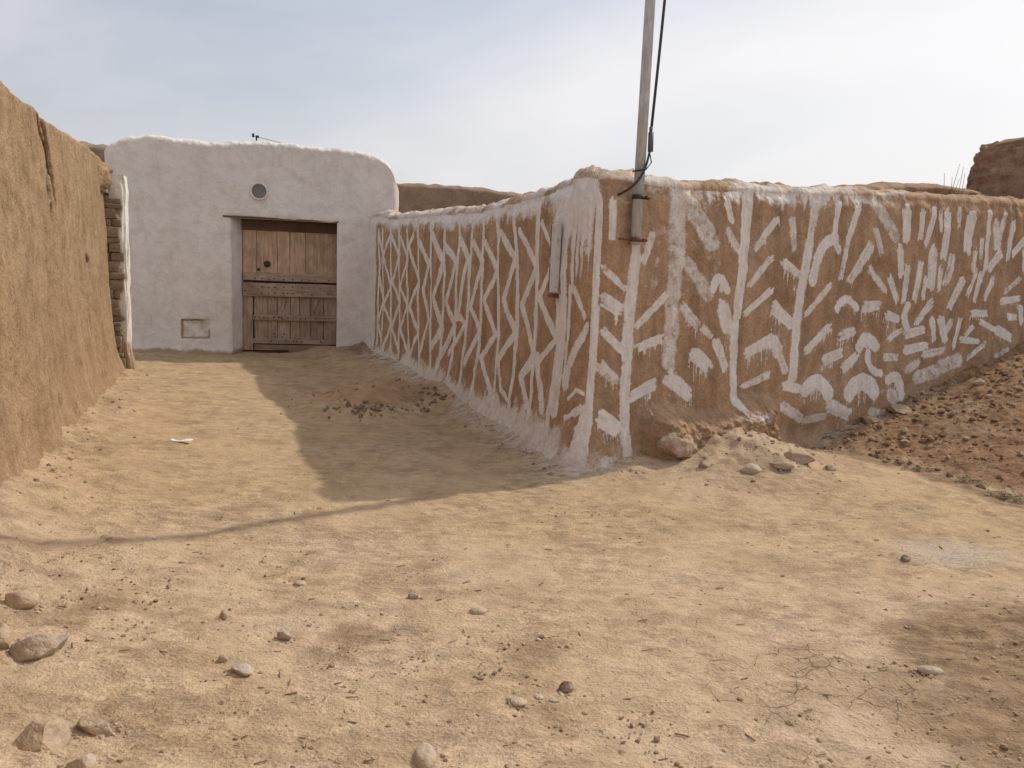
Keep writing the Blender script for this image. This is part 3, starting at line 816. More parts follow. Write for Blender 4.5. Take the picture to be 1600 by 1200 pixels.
# inner line of the wall: offset polyline with its own corner, so the cap never folds at the bend
hb = math.acos(float(np.dot(DN, PN))) / 2
CI = CO - (DN + PN) / np.linalg.norm(DN + PN) * (TH / math.cos(hb)); sh = TH * math.tan(hb)
Qi = np.where((sc_ < 0)[:, None], CI + DD * np.clip(-sc_ - sh * sstep(0, 1.2, -sc_), 0, None)[:, None] * 1.0, CI + PD * np.clip(sc_ - sh * sstep(0, 1.2, sc_), 0, None)[:, None])
fr_ = ((1 - np.cos(ang)) / 2)[None, :, None]
f0 = face[:, -1, :2][:, None, :]
capP = np.concatenate([f0 * (1 - fr_) + Qi[:, None, :] * fr_, cz_[..., None]], -1)
zb = np.linspace(1, 0, 12)[1:]
bo = np.repeat(co_[:, -1:], len(zb), 1) + 0.02 * fbm(np.broadcast_to(sc_[:, None], (len(sc_), len(zb))) * 2, zb[None, :] * 4, 0, 125, 3)
bzz = cz_[:, -1:] * zb[None, :] - 0.2
bk_ = np.concatenate([np.repeat(Qi[:, None, :], len(zb), 1), bzz[..., None]], -1)
allP = np.concatenate([face, capP, bk_], 1)

# limewash: brush strokes, runs, and broad bands, laid out on the wall face in metres
warp = 0.010 * fbm(Sw * 16, Zw * 16, 0, 131, 3) + 0.006 * fbm(Sw * 60, Zw * 60, 0, 133, 2)
paint = np.zeros_like(Zw)
streaks = fbm(Sw * 26, Zw * 1.6, 0, 135, 3)
patchy = fbm(Sw * 4, Zw * 4, 0, 137, 4)
rs = np.random.RandomState(11)
def brush(pts, w, amp=1.0, soft=0.010, taper=0.0):
    pts = np.array(pts, float)
    lo = pts[:, 0].min() - w - 0.06; hi = pts[:, 0].max() + w + 0.06
    i0, i1 = np.searchsorted(sc_, [lo, hi])
    if i1 <= i0: return
    zlo = pts[:, 1].min() - w - 0.06; zhi = pts[:, 1].max() + w + 0.06
    zr = Zw[(i0 + i1) // 2]; j0, j1 = np.searchsorted(zr, [zlo - 0.05, zhi + 0.05])
    s_, z_ = Sw[i0:i1, j0:j1], Zw[i0:i1, j0:j1]
    d = np.full(s_.shape, 9.0)
    for a, b in zip(pts[:-1], pts[1:]):
        ab = b - a; L2 = max(1e-9, (ab ** 2).sum())
        t = np.clip(((s_ - a[0]) * ab[0] + (z_ - a[1]) * ab[1]) / L2, 0, 1)
        d = np.minimum(d, np.hypot(s_ - a[0] - t * ab[0], z_ - a[1] - t * ab[1]))
    hw = w / 2
    v = amp * sstep(hw + soft, hw - soft, d + warp[i0:i1, j0:j1] * (1.0 if w > 0.05 else 0.55))
    paint[i0:i1, j0:j1] = np.maximum(paint[i0:i1, j0:j1], v)
for w, fl, pts in STROKES:
    lat = pts[0][0] < -0.05
    w = max(w, 0.03)
    if len(pts) == 3 and not lat:      # brush arcs are rounded
        a3, m3, b3 = (np.array(q) for q in pts); c3 = 2 * m3 - (a3 + b3) / 2
        pts = [tuple((1 - k) ** 2 * a3 + 2 * k * (1 - k) * c3 + k * k * b3) for k in np.linspace(0, 1, 9)]
    if lat:
        w = w * 0.90
    else:
        w = w * (1.18 if pts[0][0] < 1.6 else (1.05 if pts[0][0] < 2.6 else 0.92))
    soft = 0.026 if fl == 's' else 0.012
    amp = 0.66 if fl == 's' else (rs.uniform(0.9, 1.05) if lat else rs.uniform(0.78, 1.05))
    if fl != 's' and len(pts) == 2 and w > 0.045 and not lat:
        # bristles: a stroke is a few overlapping lanes of unequal length
        a, b = np.array(pts[0]), np.array(pts[1]); d = b - a; L = np.linalg.norm(d); d = d / max(L, 1e-6); q = np.array([-d[1], d[0]])
        for k in np.linspace(-1, 1, 6):
            e0, e1 = rs.uniform(-0.03, 0.02, 2)
            brush([a + q * k * w * 0.37 + d * (w * .10 * abs(k) * 2 + e0), b + q * k * w * 0.30 - d * (e1 - 0.012)], w * 0.27, amp * rs.uniform(0.8, 1.05), soft * 0.8)
    else:
        brush(pts, w, amp, soft)
    if fl in ('d', 'D'):
        P_ = np.array(pts); x0, x1 = P_[:, 0].min() - w * .3, P_[:, 0].max() + w * .3
        n_ = int((x1 - x0) / (0.020 if fl == 'D' else 0.028)) + 2
        for k in range(n_):
            xd = rs.uniform(x0, x1)
            o_ = np.argsort(P_[:, 0]); zd = np.interp(xd, P_[o_, 0], P_[o_, 1]) - w * 0.25
            L = 0.02 + (0.15 if fl == 'D' else 0.07) * rs.rand() ** 2.2
            brush([(xd, zd), (xd + rs.uniform(-.004, .004), zd - L - w * .25)], rs.uniform(0.007, 0.012), 0.80, 0.006)
for k in range(26):
    a = np.array([rs.uniform(5.95, 9.2), rs.uniform(1.25, 2.35)]); brush([a, a + np.array([rs.uniform(-0.10, 0.14), -rs.uniform(0.12, 0.25)])], 0.06, 0.9, 0.014)
# fine runs below the lattice verticals
for k in range(60):
    xd = rs.uniform(-3.2, -0.3); zd = rs.uniform(0.25, 1.6)
    brush([(xd, zd), (xd, zd - rs.uniform(0.1, 0.3))], 0.012, 0.6, 0.008)
topw = top[:, None]
lat = sstep(-0.10, -0.35, Sw)
band = sstep(-0.17, 0.12, (Zw - (topw - 0.21)) + 0.06 * streaks + 0.10 * patchy) * lat
paint = np.maximum(paint, band)
cornerw = sstep(-0.20, 0.20, Zw - 1.68 + 0.30 * streaks + 0.1 * patchy) * sstep(-0.85, -0.70, Sw) * sstep(0.20, 0.02, Sw + 0.10 * patchy + 0.10 * sstep(2.3, 1.9, Zw))
paint = np.maximum(paint, cornerw * 0.96)
foot = sstep(0.26, -0.06, Zw - 0.20 - 0.12 * fbm(Sw * 5, Zw * 4, 0, 139, 4) - 0.05 * streaks) * sstep(-0.12, -0.3, Sw)
farw = sstep(-6.75, -6.95, Sw + 0.22 * Zw)
paint = np.maximum(paint, farw)
paint = np.maximum(paint, foot * 0.97)
footc = sstep(0.14, -0.12, Zw - 0.15 - 0.16 * patchy) * sstep(-0.4, -0.1, Sw) * sstep(0.55, 0.2, Sw)
paint = np.maximum(paint, footc * 0.85)
tb = sstep(-0.10, 0.08, Zw - (topw - 0.17) + 0.09 * streaks + 0.06 * patchy) * sstep(0.70, 0.95, Sw) * sstep(5.0, 2.6, Sw)
paint = np.maximum(paint, tb * 0.84)
tb2 = sstep(-0.1, 0.1, Zw - (topw - 0.12) + 0.1 * streaks) * sstep(0.1, 0.25, Sw) * 0.42
paint = np.maximum(paint, tb2 * sstep(6.8, 5, Sw))
smear = 0.42 * sstep(0.05, 0.4, fbm(Sw * 3, Zw * 7, 0, 141, 4)) * np.exp(-((Sw - 3.9) / 0.9) ** 2) * np.exp(-((Zw - 0.55) / 0.28) ** 2)
paint = np.maximum(paint, smear)
scuff = 0.46 * sstep(-0.05, 0.45, fbm(Sw * 7, Zw * 7, 0, 143, 5, 0.6)) * sstep(0.25, 0.5, Sw) * sstep(1.75, 1.2, Sw) * sstep(1.0, 1.5, Zw)
paint = np.maximum(paint, scuff)
paint = paint * (1 - 0.75 * sstep(0.60, 0.85, Sw) * sstep(2.25, 1.9, Sw) * sstep(0.43, 0.33, Zw + 0.10 * fbm(Sw * 3, Zw * 2, 0, 151, 4)))
ledge = 0.55 * np.exp(-((Sw - 1.75) / 0.3) ** 2) * np.exp(-((Zw - 0.36) / 0.07) ** 2)
paint = np.maximum(paint, ledge)
capk = np.linspace(1, 0, len(ang))[None, :]
wl_ = sstep(0.2, -0.2, sc_)[:, None]
pc = wl_ * (0.72 * sstep(0.25, 0.6, capk)) * (0.8 + 0.6 * fbm(Sc2 * 4, capo[None, :] * 4, 0, 129, 4)) + (1 - wl_) * (0.78 * sstep(0.35, 0.75, capk)) * sstep(5.5, 3.0, sc_)[:, None] * (0.75 + 0.5 * fbm(Sc2 * 3, capo[None, :] * 3, 0, 127, 3))
paintall = np.concatenate([paint, pc, np.zeros_like(bzz)], 1)
dirt = np.concatenate([np.clip(0.55 * sstep(0.35, 0.0, Zw) + 0.15, 0, 1), np.full_like(pc, 0.5), np.zeros_like(bzz)], 1)
me = mesh_np('mud_wall', allP.reshape(-1, 3), grid_faces(*allP.shape[:2], flip=False), dict(paint=paintall, dirt=dirt))
pw = link('mud_wall', me, M['wall'])
tag(pw, 'brown mud corner wall painted with white lattice and leaf brush strokes', 'wall')

# ------------------------------------------------------------------ tall mud wall on the left
sl_ = np.concatenate([np.arange(-8.0, -2.0, 0.08), np.arange(-2.0, -0.1, 0.04), np.arange(-0.1, 6.17, 0.0125)])
ltop = interp(sl_, [(-2.2, 2.55), (0, 2.60), (0.5, 2.615), (2.1, 2.605), (3.4, 2.63), (4.4, 2.68), (5.4, 2.71), (5.9, 2.70), (6.2, 2.62)]) + 0.02 * fbm(sl_ * 2.6, 0 * sl_, 0, 201, 4)
NR2 = 210
Zl = -0.2 + np.linspace(0, 1, NR2)[None, :] * (ltop[:, None] - 0.07 + 0.2)
Sl = np.broadcast_to(sl_[:, None], Zl.shape)
ol = -0.025 * Zl + 0.035 * fbm(Sl * 0.9, Zl * 0.9, 0, 203, 3) + 0.014 * fbm(Sl * 4, Zl * 4, 0, 205, 4) + 0.004 * fbm(Sl * 20, Zl * 20, 0, 207, 3) + 0.13 * np.exp(-np.clip(Zl, 0, None) / 0.22) * (1 + 0.6 * fbm(Sl * 2.5, Zl * 2.5, 0, 209, 4))
gully = np.zeros_like(Zl)
def carve(pts, w, dep):
    global gully
    pts = np.array(pts, float)
    d = np.full(Zl.shape, 9.0)
    for a, b in zip(pts[:-1], pts[1:]):
        ab = b - a; t = np.clip(((Sl - a[0]) * ab[0] + (Zl - a[1]) * ab[1]) / (ab ** 2).sum(), 0, 1)
        d = np.minimum(d, np.hypot(Sl - a[0] - t * ab[0], Zl - a[1] - t * ab[1]))
    d = d + 0.018 * fbm(Sl * 14, Zl * 8, 0, 211, 3)
    gully = np.maximum(gully, dep * sstep(w, w * 0.25, d))
carve([(2.0, 2.62), (2.12, 2.50), (2.25, 2.38), (2.28, 2.15), (2.22, 1.98)], 0.065, 0.09)
carve([(2.30, 2.35), (2.40, 2.10), (2.45, 1.92)], 0.055, 0.08)
carve([(1.85, 2.55), (2.05, 2.40), (2.22, 2.30)], 0.045, 0.06)
carve([(2.28, 1.88), (2.26, 1.80)], 0.035, 0.05)
carve([(4.15, 1.48), (4.28, 1.44)], 0.04, 0.05)
carve([(3.95, 0.95), (3.97, 0.70)], 0.02, 0.035)
ol = ol - gully
tool = 0.004 * np.abs(fbm(Sl * 2, Zl * 9, 0, 213, 3)); ol = ol + tool
Pl = LA[None, :] + LD[None, :] * sl_[:, None]
ang2 = np.linspace(0, math.pi, 26)[1:]
lo_ = ol[:, -1:] - 0.24 * (1 - np.cos(ang2))[None, :]
Sl2 = np.broadcast_to(sl_[:, None], lo_.shape)
lz_ = Zl[:, -1:] + 0.07 * np.sin(ang2)[None, :] ** .7 + 0.03 * fbm(Sl2 * 4, lo_ * 5, 0, 215, 4) * np.sin(ang2)[None, :]
lb = np.stack([lo_[:, -1]] * 4, 1); lbz = lz_[:, -1:] * np.array([0.75, 0.5, 0.25, -0.1])[None, :]
O_ = np.concatenate([ol, lo_, lb], 1); Z_ = np.concatenate([Zl, lz_, lbz], 1)
endk = sstep(6.05, 6.17, sl_)[:, None]
O_ = O_ - 0.05 * endk * (O_ > -0.2)
G_ = np.concatenate([Pl[:, None, :] + LN[None, None, :] * O_[..., None], Z_[..., None]], -1)
V_ = G_.reshape(-1, 3); F_ = grid_faces(*G_.shape[:2], flip=True)
stn = np.concatenate([np.clip(gully / 0.055, 0, 1), np.zeros_like(lo_), np.zeros_like(lb)], 1)
me = mesh_np('straw_mud_wall', V_, F_, dict(stain=stn))
# close the far end of the wall
import bmesh
bm = bmesh.new(); bm.from_mesh(me); bm.verts.ensure_lookup_table()
m_ = G_.shape[1]; base_i = (G_.shape[0] - 1) * m_
try: bm.faces.new([bm.verts[base_i + k] for k in range(0, m_)])
except Exception: pass
bm.to_mesh(me); bm.free()
tag(link('mud_wall', me, M['left']), 'tall plain sunlit straw-mud wall with a dark erosion gully, left of the lane', 'wall')
# ------------------------------------------------------------------ pier of exposed mud bricks at the end of the left wall
def L3(s, d, z=0.0):
    p = LA + LD * s + LN * d; return Vector((p[0], p[1], z))
pier = empty('brick_pier', L3(6.25, 0.0), math.atan2(LD[1], LD[0]) - math.pi / 2)
tag(pier, 'narrow pier of exposed mud bricks with whitewashed edge, between left wall and white house', 'pier')
# local frame: +X = out of the wall into the lane, +Y = along the lane away from the camera
nz = 150
zz = np.linspace(-0.15, 2.52, nz)
def pier_sheet():
    # whitewashed end (faces the lane) wrapped round to the back
    path = [(-0.02, 0.0), (0.125, 0.0), (0.15, 0.02), (0.16, 0.06), (0.16, 0.36), (0.14, 0.40), (-0.6, 0.40)]
    P = np.array(path); k = np.linspace(0, len(path) - 1, 60); px = np.interp(k, range(len(path)), P[:, 0]); py = np.interp(k, range(len(path)), P[:, 1])
    A, B = np.meshgrid(np.arange(60), zz, indexing='ij')
    x = px[A] + 0.026 * fbm(A * 0.12, B * 3, 0, 301, 5); y = py[A] + 0.03 * fbm(A * 0.12 + 9, B * 3, 0, 303, 5)
    x = x + 0.05 * sstep(0.35, 0.0, B) - 0.02 * sstep(2.3, 2.52, B)
    return np.stack([x, y, B], -1)
Gp = pier_sheet()
dirt = (sstep(0.75, 0.05, Gp[..., 2]) * 0.95 + 0.05)
link('whitewashed_render', mesh_np('whitewashed_render', Gp.reshape(-1, 3), grid_faces(*Gp.shape[:2]), dict(dirt=dirt)), M['white'], pier)
brick_meshes = []
for k in range(6):
    V, F = ICO[2]
    P = np.sign(V) * np.abs(V) ** 0.16; P = P / np.abs(P).max(0)
    P = P + 0.06 * fbm(V[:, 0] * 2 + k * 5, V[:, 1] * 2, V[:, 2] * 2, 310 + k, 3)[:, None]
    b_ = mesh_np('mud_brick', P, F); b_.materials.append(M['brick']); brick_meshes.append(b_)
rb = random.Random(5)
zc = 0.06; row = 0
while zc < 2.16:
    h = rb.choice((0.055, 0.07, 0.09, 0.11, 0.14))
    wL = rb.uniform(0.10, 0.16)
    for (x0, x1) in (((-0.18, 0.10 + rb.uniform(-0.05, 0.04)),) if rb.random() < .65 else ((-0.18, -0.16 + wL), (-0.15 + wL, 0.10 + rb.uniform(-0.05, 0.04)))):
        o = link('mud_brick', rb.choice(brick_meshes), None, pier, ((x0 + x1) / 2, -0.022 + rb.uniform(-0.02, 0.03), zc + h / 2),
                 (rb.uniform(-.06, .06), rb.uniform(-.09, .09), rb.uniform(-.10, .10)), ((x1 - x0) / 2 * .97, 0.06, h / 2 * rb.uniform(.9, 1.02)))
    zc += h; row += 1
m = MB(); m.box((-0.04, 0.05, 1.1), (0.28, 0.10, 2.3)); m.build('mortar_core', M['brick'], pier)
# mud cap that joins the pier to the wall
V, F = ICO[4]
P = np.sign(V) * np.abs(V) ** 0.5
P = P * np.array([0.36, 0.52, 0.22]); P = P + 0.07 * V * fbm(V[:, 0] * 3, V[:, 1] * 3, V[:, 2] * 3, 321, 4)[:, None]
link('mud_cap', mesh_np('mud_cap', P, F), M['left'], pier, (-0.36, -0.10, 2.44))

# ------------------------------------------------------------------ white house
FR = math.atan2(FD[1], FD[0])
house = empty('white_house', (FA[0], FA[1], 0), FR)   # local +X along the front, -Y out of the front
tag(house, 'whitewashed mud house with a wooden door and rounded roof edge at the lane end', 'house')
OL, OR, OT = 1.41, 3.025, 2.15      # door opening
front = np.unique(np.round(np.concatenate([np.arange(-0.30, 3.92, 0.0145), [OL, OR]]), 4))
r_c = 0.16
left_side = [(-0.42, y) for y in np.linspace(4.0, 0.16, 14)]
arcL = [(-0.42 + r_c * (1 - math.cos(a)), r_c * (1 - math.sin(a))) for a in np.linspace(0.05, math.pi / 2, 9)[:-1]]
arcR = [(4.02 - r_c * (1 - math.cos(a)), r_c * (1 - math.sin(a))) for a in np.linspace(math.pi / 2, 0.05, 9)[1:]]
right_side = [(4.02, y) for y in np.linspace(0.16, 4.0, 14)]
path = left_side + arcL + [(u, 0.0) for u in front if -0.26 < u < 3.86] + arcR + right_side
path = np.array(path); nP = len(path)
tng = np.gradient(path, axis=0); tng /= np.linalg.norm(tng, axis=1, keepdims=True)
nrm = np.stack([tng[:, 1], -tng[:, 0]], 1)
isfront = (path[:, 1] == 0.0)
zt = interp(path[:, 0], [(-0.42, 3.10), (-0.3, 3.18), (-0.05, 3.285), (0.25, 3.335), (0.49, 3.32), (0.8, 3.315), (1.13, 3.28), (1.78, 3.36), (2.2, 3.36), (2.55, 3.335), (3.0, 3.335), (3.35, 3.31), (3.55, 3.29), (3.68, 3.255), (3.8, 3.18), (3.9, 3.07), (3.97, 2.93), (4.02, 2.80)])
zt = zt + 0.018 * fbm(path[:, 0] * 4, path[:, 1], 0, 401, 5, 0.65)
zlo = np.concatenate([np.arange(-0.2, OT, 0.0145), [OT]])
nhi = 72
Zh = np.concatenate([np.broadcast_to(zlo[None, :], (nP, len(zlo))), OT + (np.arange(1, nhi + 1) / nhi)[None, :] * (zt[:, None] - 0.09 - OT)], 1)
Uh = np.broadcast_to(path[:, :1], Zh.shape)
oh = 0.022 * fbm(Uh * 1.3, Zh * 1.3, 0, 403, 3) + 0.011 * fbm(Uh * 4.2, Zh * 4.2, 0, 405, 4) + 0.0035 * fbm(Uh * 18, Zh * 18, 0, 407, 3)
oh = oh + 0.07 * np.exp(-np.clip(Zh, 0, None) / 0.12)
# soften the plaster into the door opening
de = np.maximum(np.maximum(OL - Uh, Uh - OR), Zh - OT)
oh = oh - 0.030 * np.exp(-np.clip(de, 0, None) / 0.035) * isfront[:, None]
# bricked-up hatch: a shallow rough recess
qx = np.abs(Uh - 0.855) - 0.205; qz = np.abs(Zh - 0.40) - 0.145
dn = np.maximum(qx, qz) + 0.012 * fbm(Uh * 9, Zh * 9, 0, 409, 3)
rec = sstep(0.012, -0.012, dn) * isfront[:, None]
oh = oh - rec * (0.030 - 0.012 * fbm(Uh * 7, Zh * 7, 0, 411, 3))
hd = 0.85 * sstep(0.16, -0.02, Zh - 0.05 * fbm(Uh * 4, Zh * 1, 0, 413, 3)) + 0.20 * sstep(0.6, 0.1, Zh)
hd = np.maximum(hd, isfront[:, None] * (0.80 * np.exp(-(np.abs(dn) / 0.016) ** 2) * sstep(-0.1, 0.35, fbm(Uh * 5, Zh * 5, 0, 415, 3) + 0.3) + rec * 0.52))
hd = np.maximum(hd, 0.45 * np.exp(-((Uh - 3.62) / 0.18) ** 2 - ((Zh - 2.35) / 0.12) ** 2))
# roof edge
ah_ = np.linspace(0, math.pi / 2, 16)[1:]
ro = oh[:, -1:] - 0.16 * (1 - np.cos(ah_))[None, :]; rz_ = Zh[:, -1:] + 0.09 * np.sin(ah_)[None, :]
Ur = np.broadcast_to(path[:, :1], ro.shape)
rz_ = rz_ + 0.026 * fbm(Ur * 9, ro * 9, 0, 417, 5, 0.6)
ro2 = ro[:, -1:] - np.array([0.10, 0.14, 0.16])[None, :]; rz2 = rz_[:, -1:] + np.array([0.0, -0.05, -0.5])[None, :]
O2 = np.concatenate([oh, ro, ro2], 1); Z2 = np.concatenate([Zh, rz_, rz2], 1)
Gh = np.concatenate([path[:, None, :] + nrm[:, None, :] * O2[..., None], Z2[..., None]], -1)
keep = np.ones((Gh.shape[0] - 1, Gh.shape[1] - 1), bool)
um = (path[:-1, 0] + path[1:, 0]) / 2; zm = (Z2[nP // 2, :-1] + Z2[nP // 2, 1:]) / 2
inside = (um > OL) & (um < OR) & isfront[:-1] & isfront[1:]
keep[np.ix_(inside, np.arange(Gh.shape[1] - 1) < len(zlo) - 1)] = False
dh = np.concatenate([hd, np.full(ro.shape, 0.10), np.full(ro2.shape, 0.3)], 1)
link('wall', mesh_np('wall', Gh.reshape(-1, 3), grid_faces(*Gh.shape[:2], keep), dict(dirt=dh)), M['white'], house)
# roof slab, low behind the rounded edge
m = MB(); m.box((1.8, 2.0, 2.62), (4.1, 3.7, 0.12)); m.build('roof', M['back'], house)
# splayed reveals of the opening (part of the plaster)
def sheet(P0, P1, P2, P3, nu, nv, amp, seed, dirtv=0.1):
    a, b = np.meshgrid(np.linspace(0, 1, nu), np.linspace(0, 1, nv), indexing='ij')
    P0, P1, P2, P3 = map(np.array, (P0, P1, P2, P3))
    G = ((1 - a) * (1 - b))[..., None] * P0 + (a * (1 - b))[..., None] * P1 + (a * b)[..., None] * P2 + ((1 - a) * b)[..., None] * P3
    n = np.cross(P1 - P0, P3 - P0); n = n / np.linalg.norm(n)
    edge = np.sin(a * math.pi) ** .4
    G = G + n * (amp * fbm(a * 2 + seed, b * 6, 0, seed, 4) * edge)[..., None]
    z = G[..., 2]
    return mesh_np('reveal', G.reshape(-1, 3), grid_faces(nu, nv), dict(dirt=0.8 * sstep(0.22, 0.0, z) + 0.06))
DY = 0.30
link('reveal', sheet((OL - .002, 0.02, -0.2), (1.545, DY, -0.2), (1.545, DY, OT + .02), (OL - .002, 0.02, OT + .0), 14, 120, 0.014, 431), M['white'], house)
link('reveal', sheet((3.04, DY, -0.2), (OR + .002, 0.02, -0.2), (OR + .002, 0.02, OT), (3.04, DY, OT + .02), 14, 120, 0.010, 437), M['white'], house)
m = MB(); m.box((2.25, 0.165, 2.168), (1.94, 0.33, 0.026), 0.006, 0.004, 3); m.build('lintel', M['lintel'], house)
# round vent over the door
m = MB(); m.lathe([(0.132, 0.03), (0.134, -0.035), (0.122, -0.045), (0.112, -0.035), (0.108, 0.0)], 36, (1.825, 0, 2.575))
v = m.build('round_vent', M['white'], house, True)
v.data.attributes.new('dirt', 'FLOAT', 'POINT')
m = MB(); m.lathe([(0.0001, -0.008), (0.06, -0.007), (0.115, -0.002)], 36, (1.825, -0.004, 2.575)); m.build('vent_plate', M['vent'], v, True)

# ---- the door
door = empty('door', (0, 0, 0)); door.parent = house
DL, DRt, DB, DT = 1.548, 3.034, 0.035, 2.165
DWd = DRt - DL
yd = 0.27
def dz(f): return DT - f * (DT - DB)      # 0 at the top, 1 at the foot
m = MB(); m.box(((DL + DRt) / 2, yd + 0.06, (DT + DB) / 2), (DWd + .04, 0.03, DT - DB)); m.build('backing', M['dark_wood'], door)
m = MB(); m.box(((DL + DRt) / 2, yd + 0.005, dz(0.043)), (DWd, 0.05, (DT - DB) * 0.086), 0.006, 0.003, 2); m.build('header_board', M['header'], door)
edges = [0.0, 0.145, 0.36, 0.495, 0.66, 1.0]
for k in range(5):
    x0, x1 = DL + edges[k] * DWd, DL + edges[k + 1] * DWd
    z0, z1 = dz(0.405), dz(0.082)
    m = MB(); m.box(((x0 + x1) / 2, yd + 0.022 + 0.004 * (k % 2), (z0 + z1) / 2), (x1 - x0 - 0.007, 0.03, z1 - z0), 0.004, 0.002, k); m.build('plank', M['plank'], door)
edges2 = [0.115, 0.26, 0.36, 0.50, 0.60, 0.72, 0.86, 1.0]
for k in range(7):
    x0, x1 = DL + edges2[k] * DWd, DL + edges2[k + 1] * DWd
    m = MB(); m.box(((x0 + x1) / 2, yd + 0.03 + 0.005 * ((k * 7) % 3), (dz(0.58) + dz(0.93)) / 2), (x1 - x0 - 0.006, 0.03, dz(0.58) - dz(0.93)), 0.004, 0.003, 20 + k); m.build('plank', M['plank_low'], door)
m = MB(); m.box((DL + 0.052 * DWd, yd + 0.022, (dz(0.475) + dz(0.995)) / 2), (0.15, 0.04, dz(0.475) - dz(0.995)), 0.006, 0.004, 31); m.build('stile', M['plank_low'], door)
for (f0, f1, x0, x1, yy) in ((0.400, 0.462, 0.0, 1.0, -0.006), (0.478, 0.580, 0.0, 1.0, -0.020), (0.722, 0.762, 0.105, 1.0, -0.016), (0.905, 0.945, 0.105, 1.0, -0.012)):
    m = MB(); m.box((DL + (x0 + x1) / 2 * DWd, yd + yy + 0.012, (dz(f0) + dz(f1)) / 2), ((x1 - x0) * DWd - 0.006, 0.05, dz(f0) - dz(f1)), 0.007, 0.004, int(f0 * 100)); m.build('batten', M['batten'], door)
m = MB(); m.box((DL + 0.55 * DWd, yd + 0.012, (dz(0.952) + dz(0.995)) / 2), (0.88 * DWd, 0.045, dz(0.952) - dz(0.995)), 0.006, 0.004, 44); m.build('foot_rail', M['light_wood'], door)
m = MB()
rr2 = random.Random(3)
def studs(fz, y, xs_, r=0.0125):
    for x in xs_:
        c = (DL + x * DWd + rr2.uniform(-.008, .008), y, dz(fz) + rr2.uniform(-.008, .008))
        m.lathe([(r, 0.004), (r * .8, -0.007), (r * .3, -0.011), (0.0005, -0.0115)], 7, c)
row = [0.13, 0.20, 0.275, 0.33, 0.43, 0.52, 0.62, 0.70, 0.765, 0.91]
studs(0.447, yd - 0.02, row); studs(0.508, yd - 0.033, [0.1, 0.2, 0.275, 0.335, 0.43, 0.52, 0.63, 0.75, 0.815, 0.93]); studs(0.556, yd - 0.033, [0.19, 0.27, 0.335, 0.425, 0.47, 0.525, 0.63, 0.73, 0.9])
studs(0.742, yd - 0.03, [0.12, 0.17, 0.215, 0.26, 0.32, 0.38, 0.41, 0.475, 0.6, 0.66, 0.77, 0.87, 0.92]); studs(0.865, yd + 0.012, [0.33, 0.43]); studs(0.89, yd + 0.012, [0.34, 0.41])
studs(0.925, yd - 0.026, [0.3, 0.46, 0.53, 0.57, 0.62, 0.83]); studs(0.585, yd - .02, [0.1, 0.105]); studs(0.71, yd + 0.0, [0.11]); studs(0.76, yd - 0.01, [0.11]); studs(0.96, yd - 0.015, [0.11, 0.12])
o = m.build('iron_studs', M['iron'], door, True); o['kind'] = 'stuff'
# carved V blocks in the middle panel
for (xc, wv) in ((0.335, 0.05), (0.425, 0.04), (0.695, 0.04), (0.765, 0.045)):
    m = MB(); x = DL + xc * DWd; z0, z1 = dz(0.592), dz(0.690); s_ = 1 if xc in (0.335, 0.695) else -1
    a = [(x - s_ * wv, z0), (x - s_ * wv + s_ * 0.035, z0), (x + s_ * 0.035, z1), (x + s_ * 0.012, z1)]
    m.v = [(p[0], yd + 0.004, p[1]) for p in a] + [(p[0], yd + 0.025, p[1]) for p in a]
    m.f = [(0, 1, 2, 3), (0, 4, 5, 1), (1, 5, 6, 2), (2, 6, 7, 3), (3, 7, 4, 0)]
    m.build('carved_wedge', M['plank_low'], door)
# hand hole, lock plate
m = MB(); m.lathe([(0.0003, -0.004), (0.026, -0.006), (0.048, -0.004), (0.055, 0.006)], 18, (DL + 0.255 * DWd, yd + 0.0, dz(0.335))); m.build('lock_plate', M['iron'], door, True)
m = MB(); m.lathe([(0.0003, -0.004), (0.018, -0.004), (0.022, 0.006)], 12, (DL + 0.165 * DWd, yd + 0.0, dz(0.378))); m.build('latch_hole', M['iron'], door, True)
m = MB(); m.box((DL + 0.05 * DWd, yd - 0.016, dz(0.52)), (0.10, 0.03, 0.12), 0.006, 0.004, 8); m.build('hinge_block', M['dark_wood'], door)
m = MB(); m.box((2.28, yd + 0.03, 0.0), (1.56, 0.10, 0.06), 0.01, 0.006, 9); m.build('threshold', M['dark_wood'], house)
m = MB(); m.box((DL + 0.66 * DWd, yd - 0.04, 0.028), (0.52, 0.03, 0.05), 0.004, 0.004, 10); m.build('threshold_board', M['light_wood'], house)

# aerial on the roof
aer = empty('roof_aerial', (FA[0] + FD[0] * 1.74 - FN[0] * 0.5, FA[1] + FD[1] * 1.74 - FN[1] * 0.5, 2.68), FR)
tag(aer, 'thin metal aerial rod poking above the white house roof', 'aerial')
m = MB(); m.tube([(0.02, 0, 0), (0.02, 0, 0.80)], 0.012, 8); m.build('mast', M['iron'], aer)
m = MB(); m.tube([(-0.05, 0, 0.805), (0.2, 0.02, 0.765), (0.52, 0.05, 0.71)], 0.008, 6); m.build('rod', M['galv'], aer)
m = MB(); m.box((-0.03, 0, 0.81), (0.035, 0.04, 0.06), 0.006); m.box((0.035, 0, 0.795), (0.05, 0.05, 0.035), 0.006); m.build('clamp', M['iron'], aer)

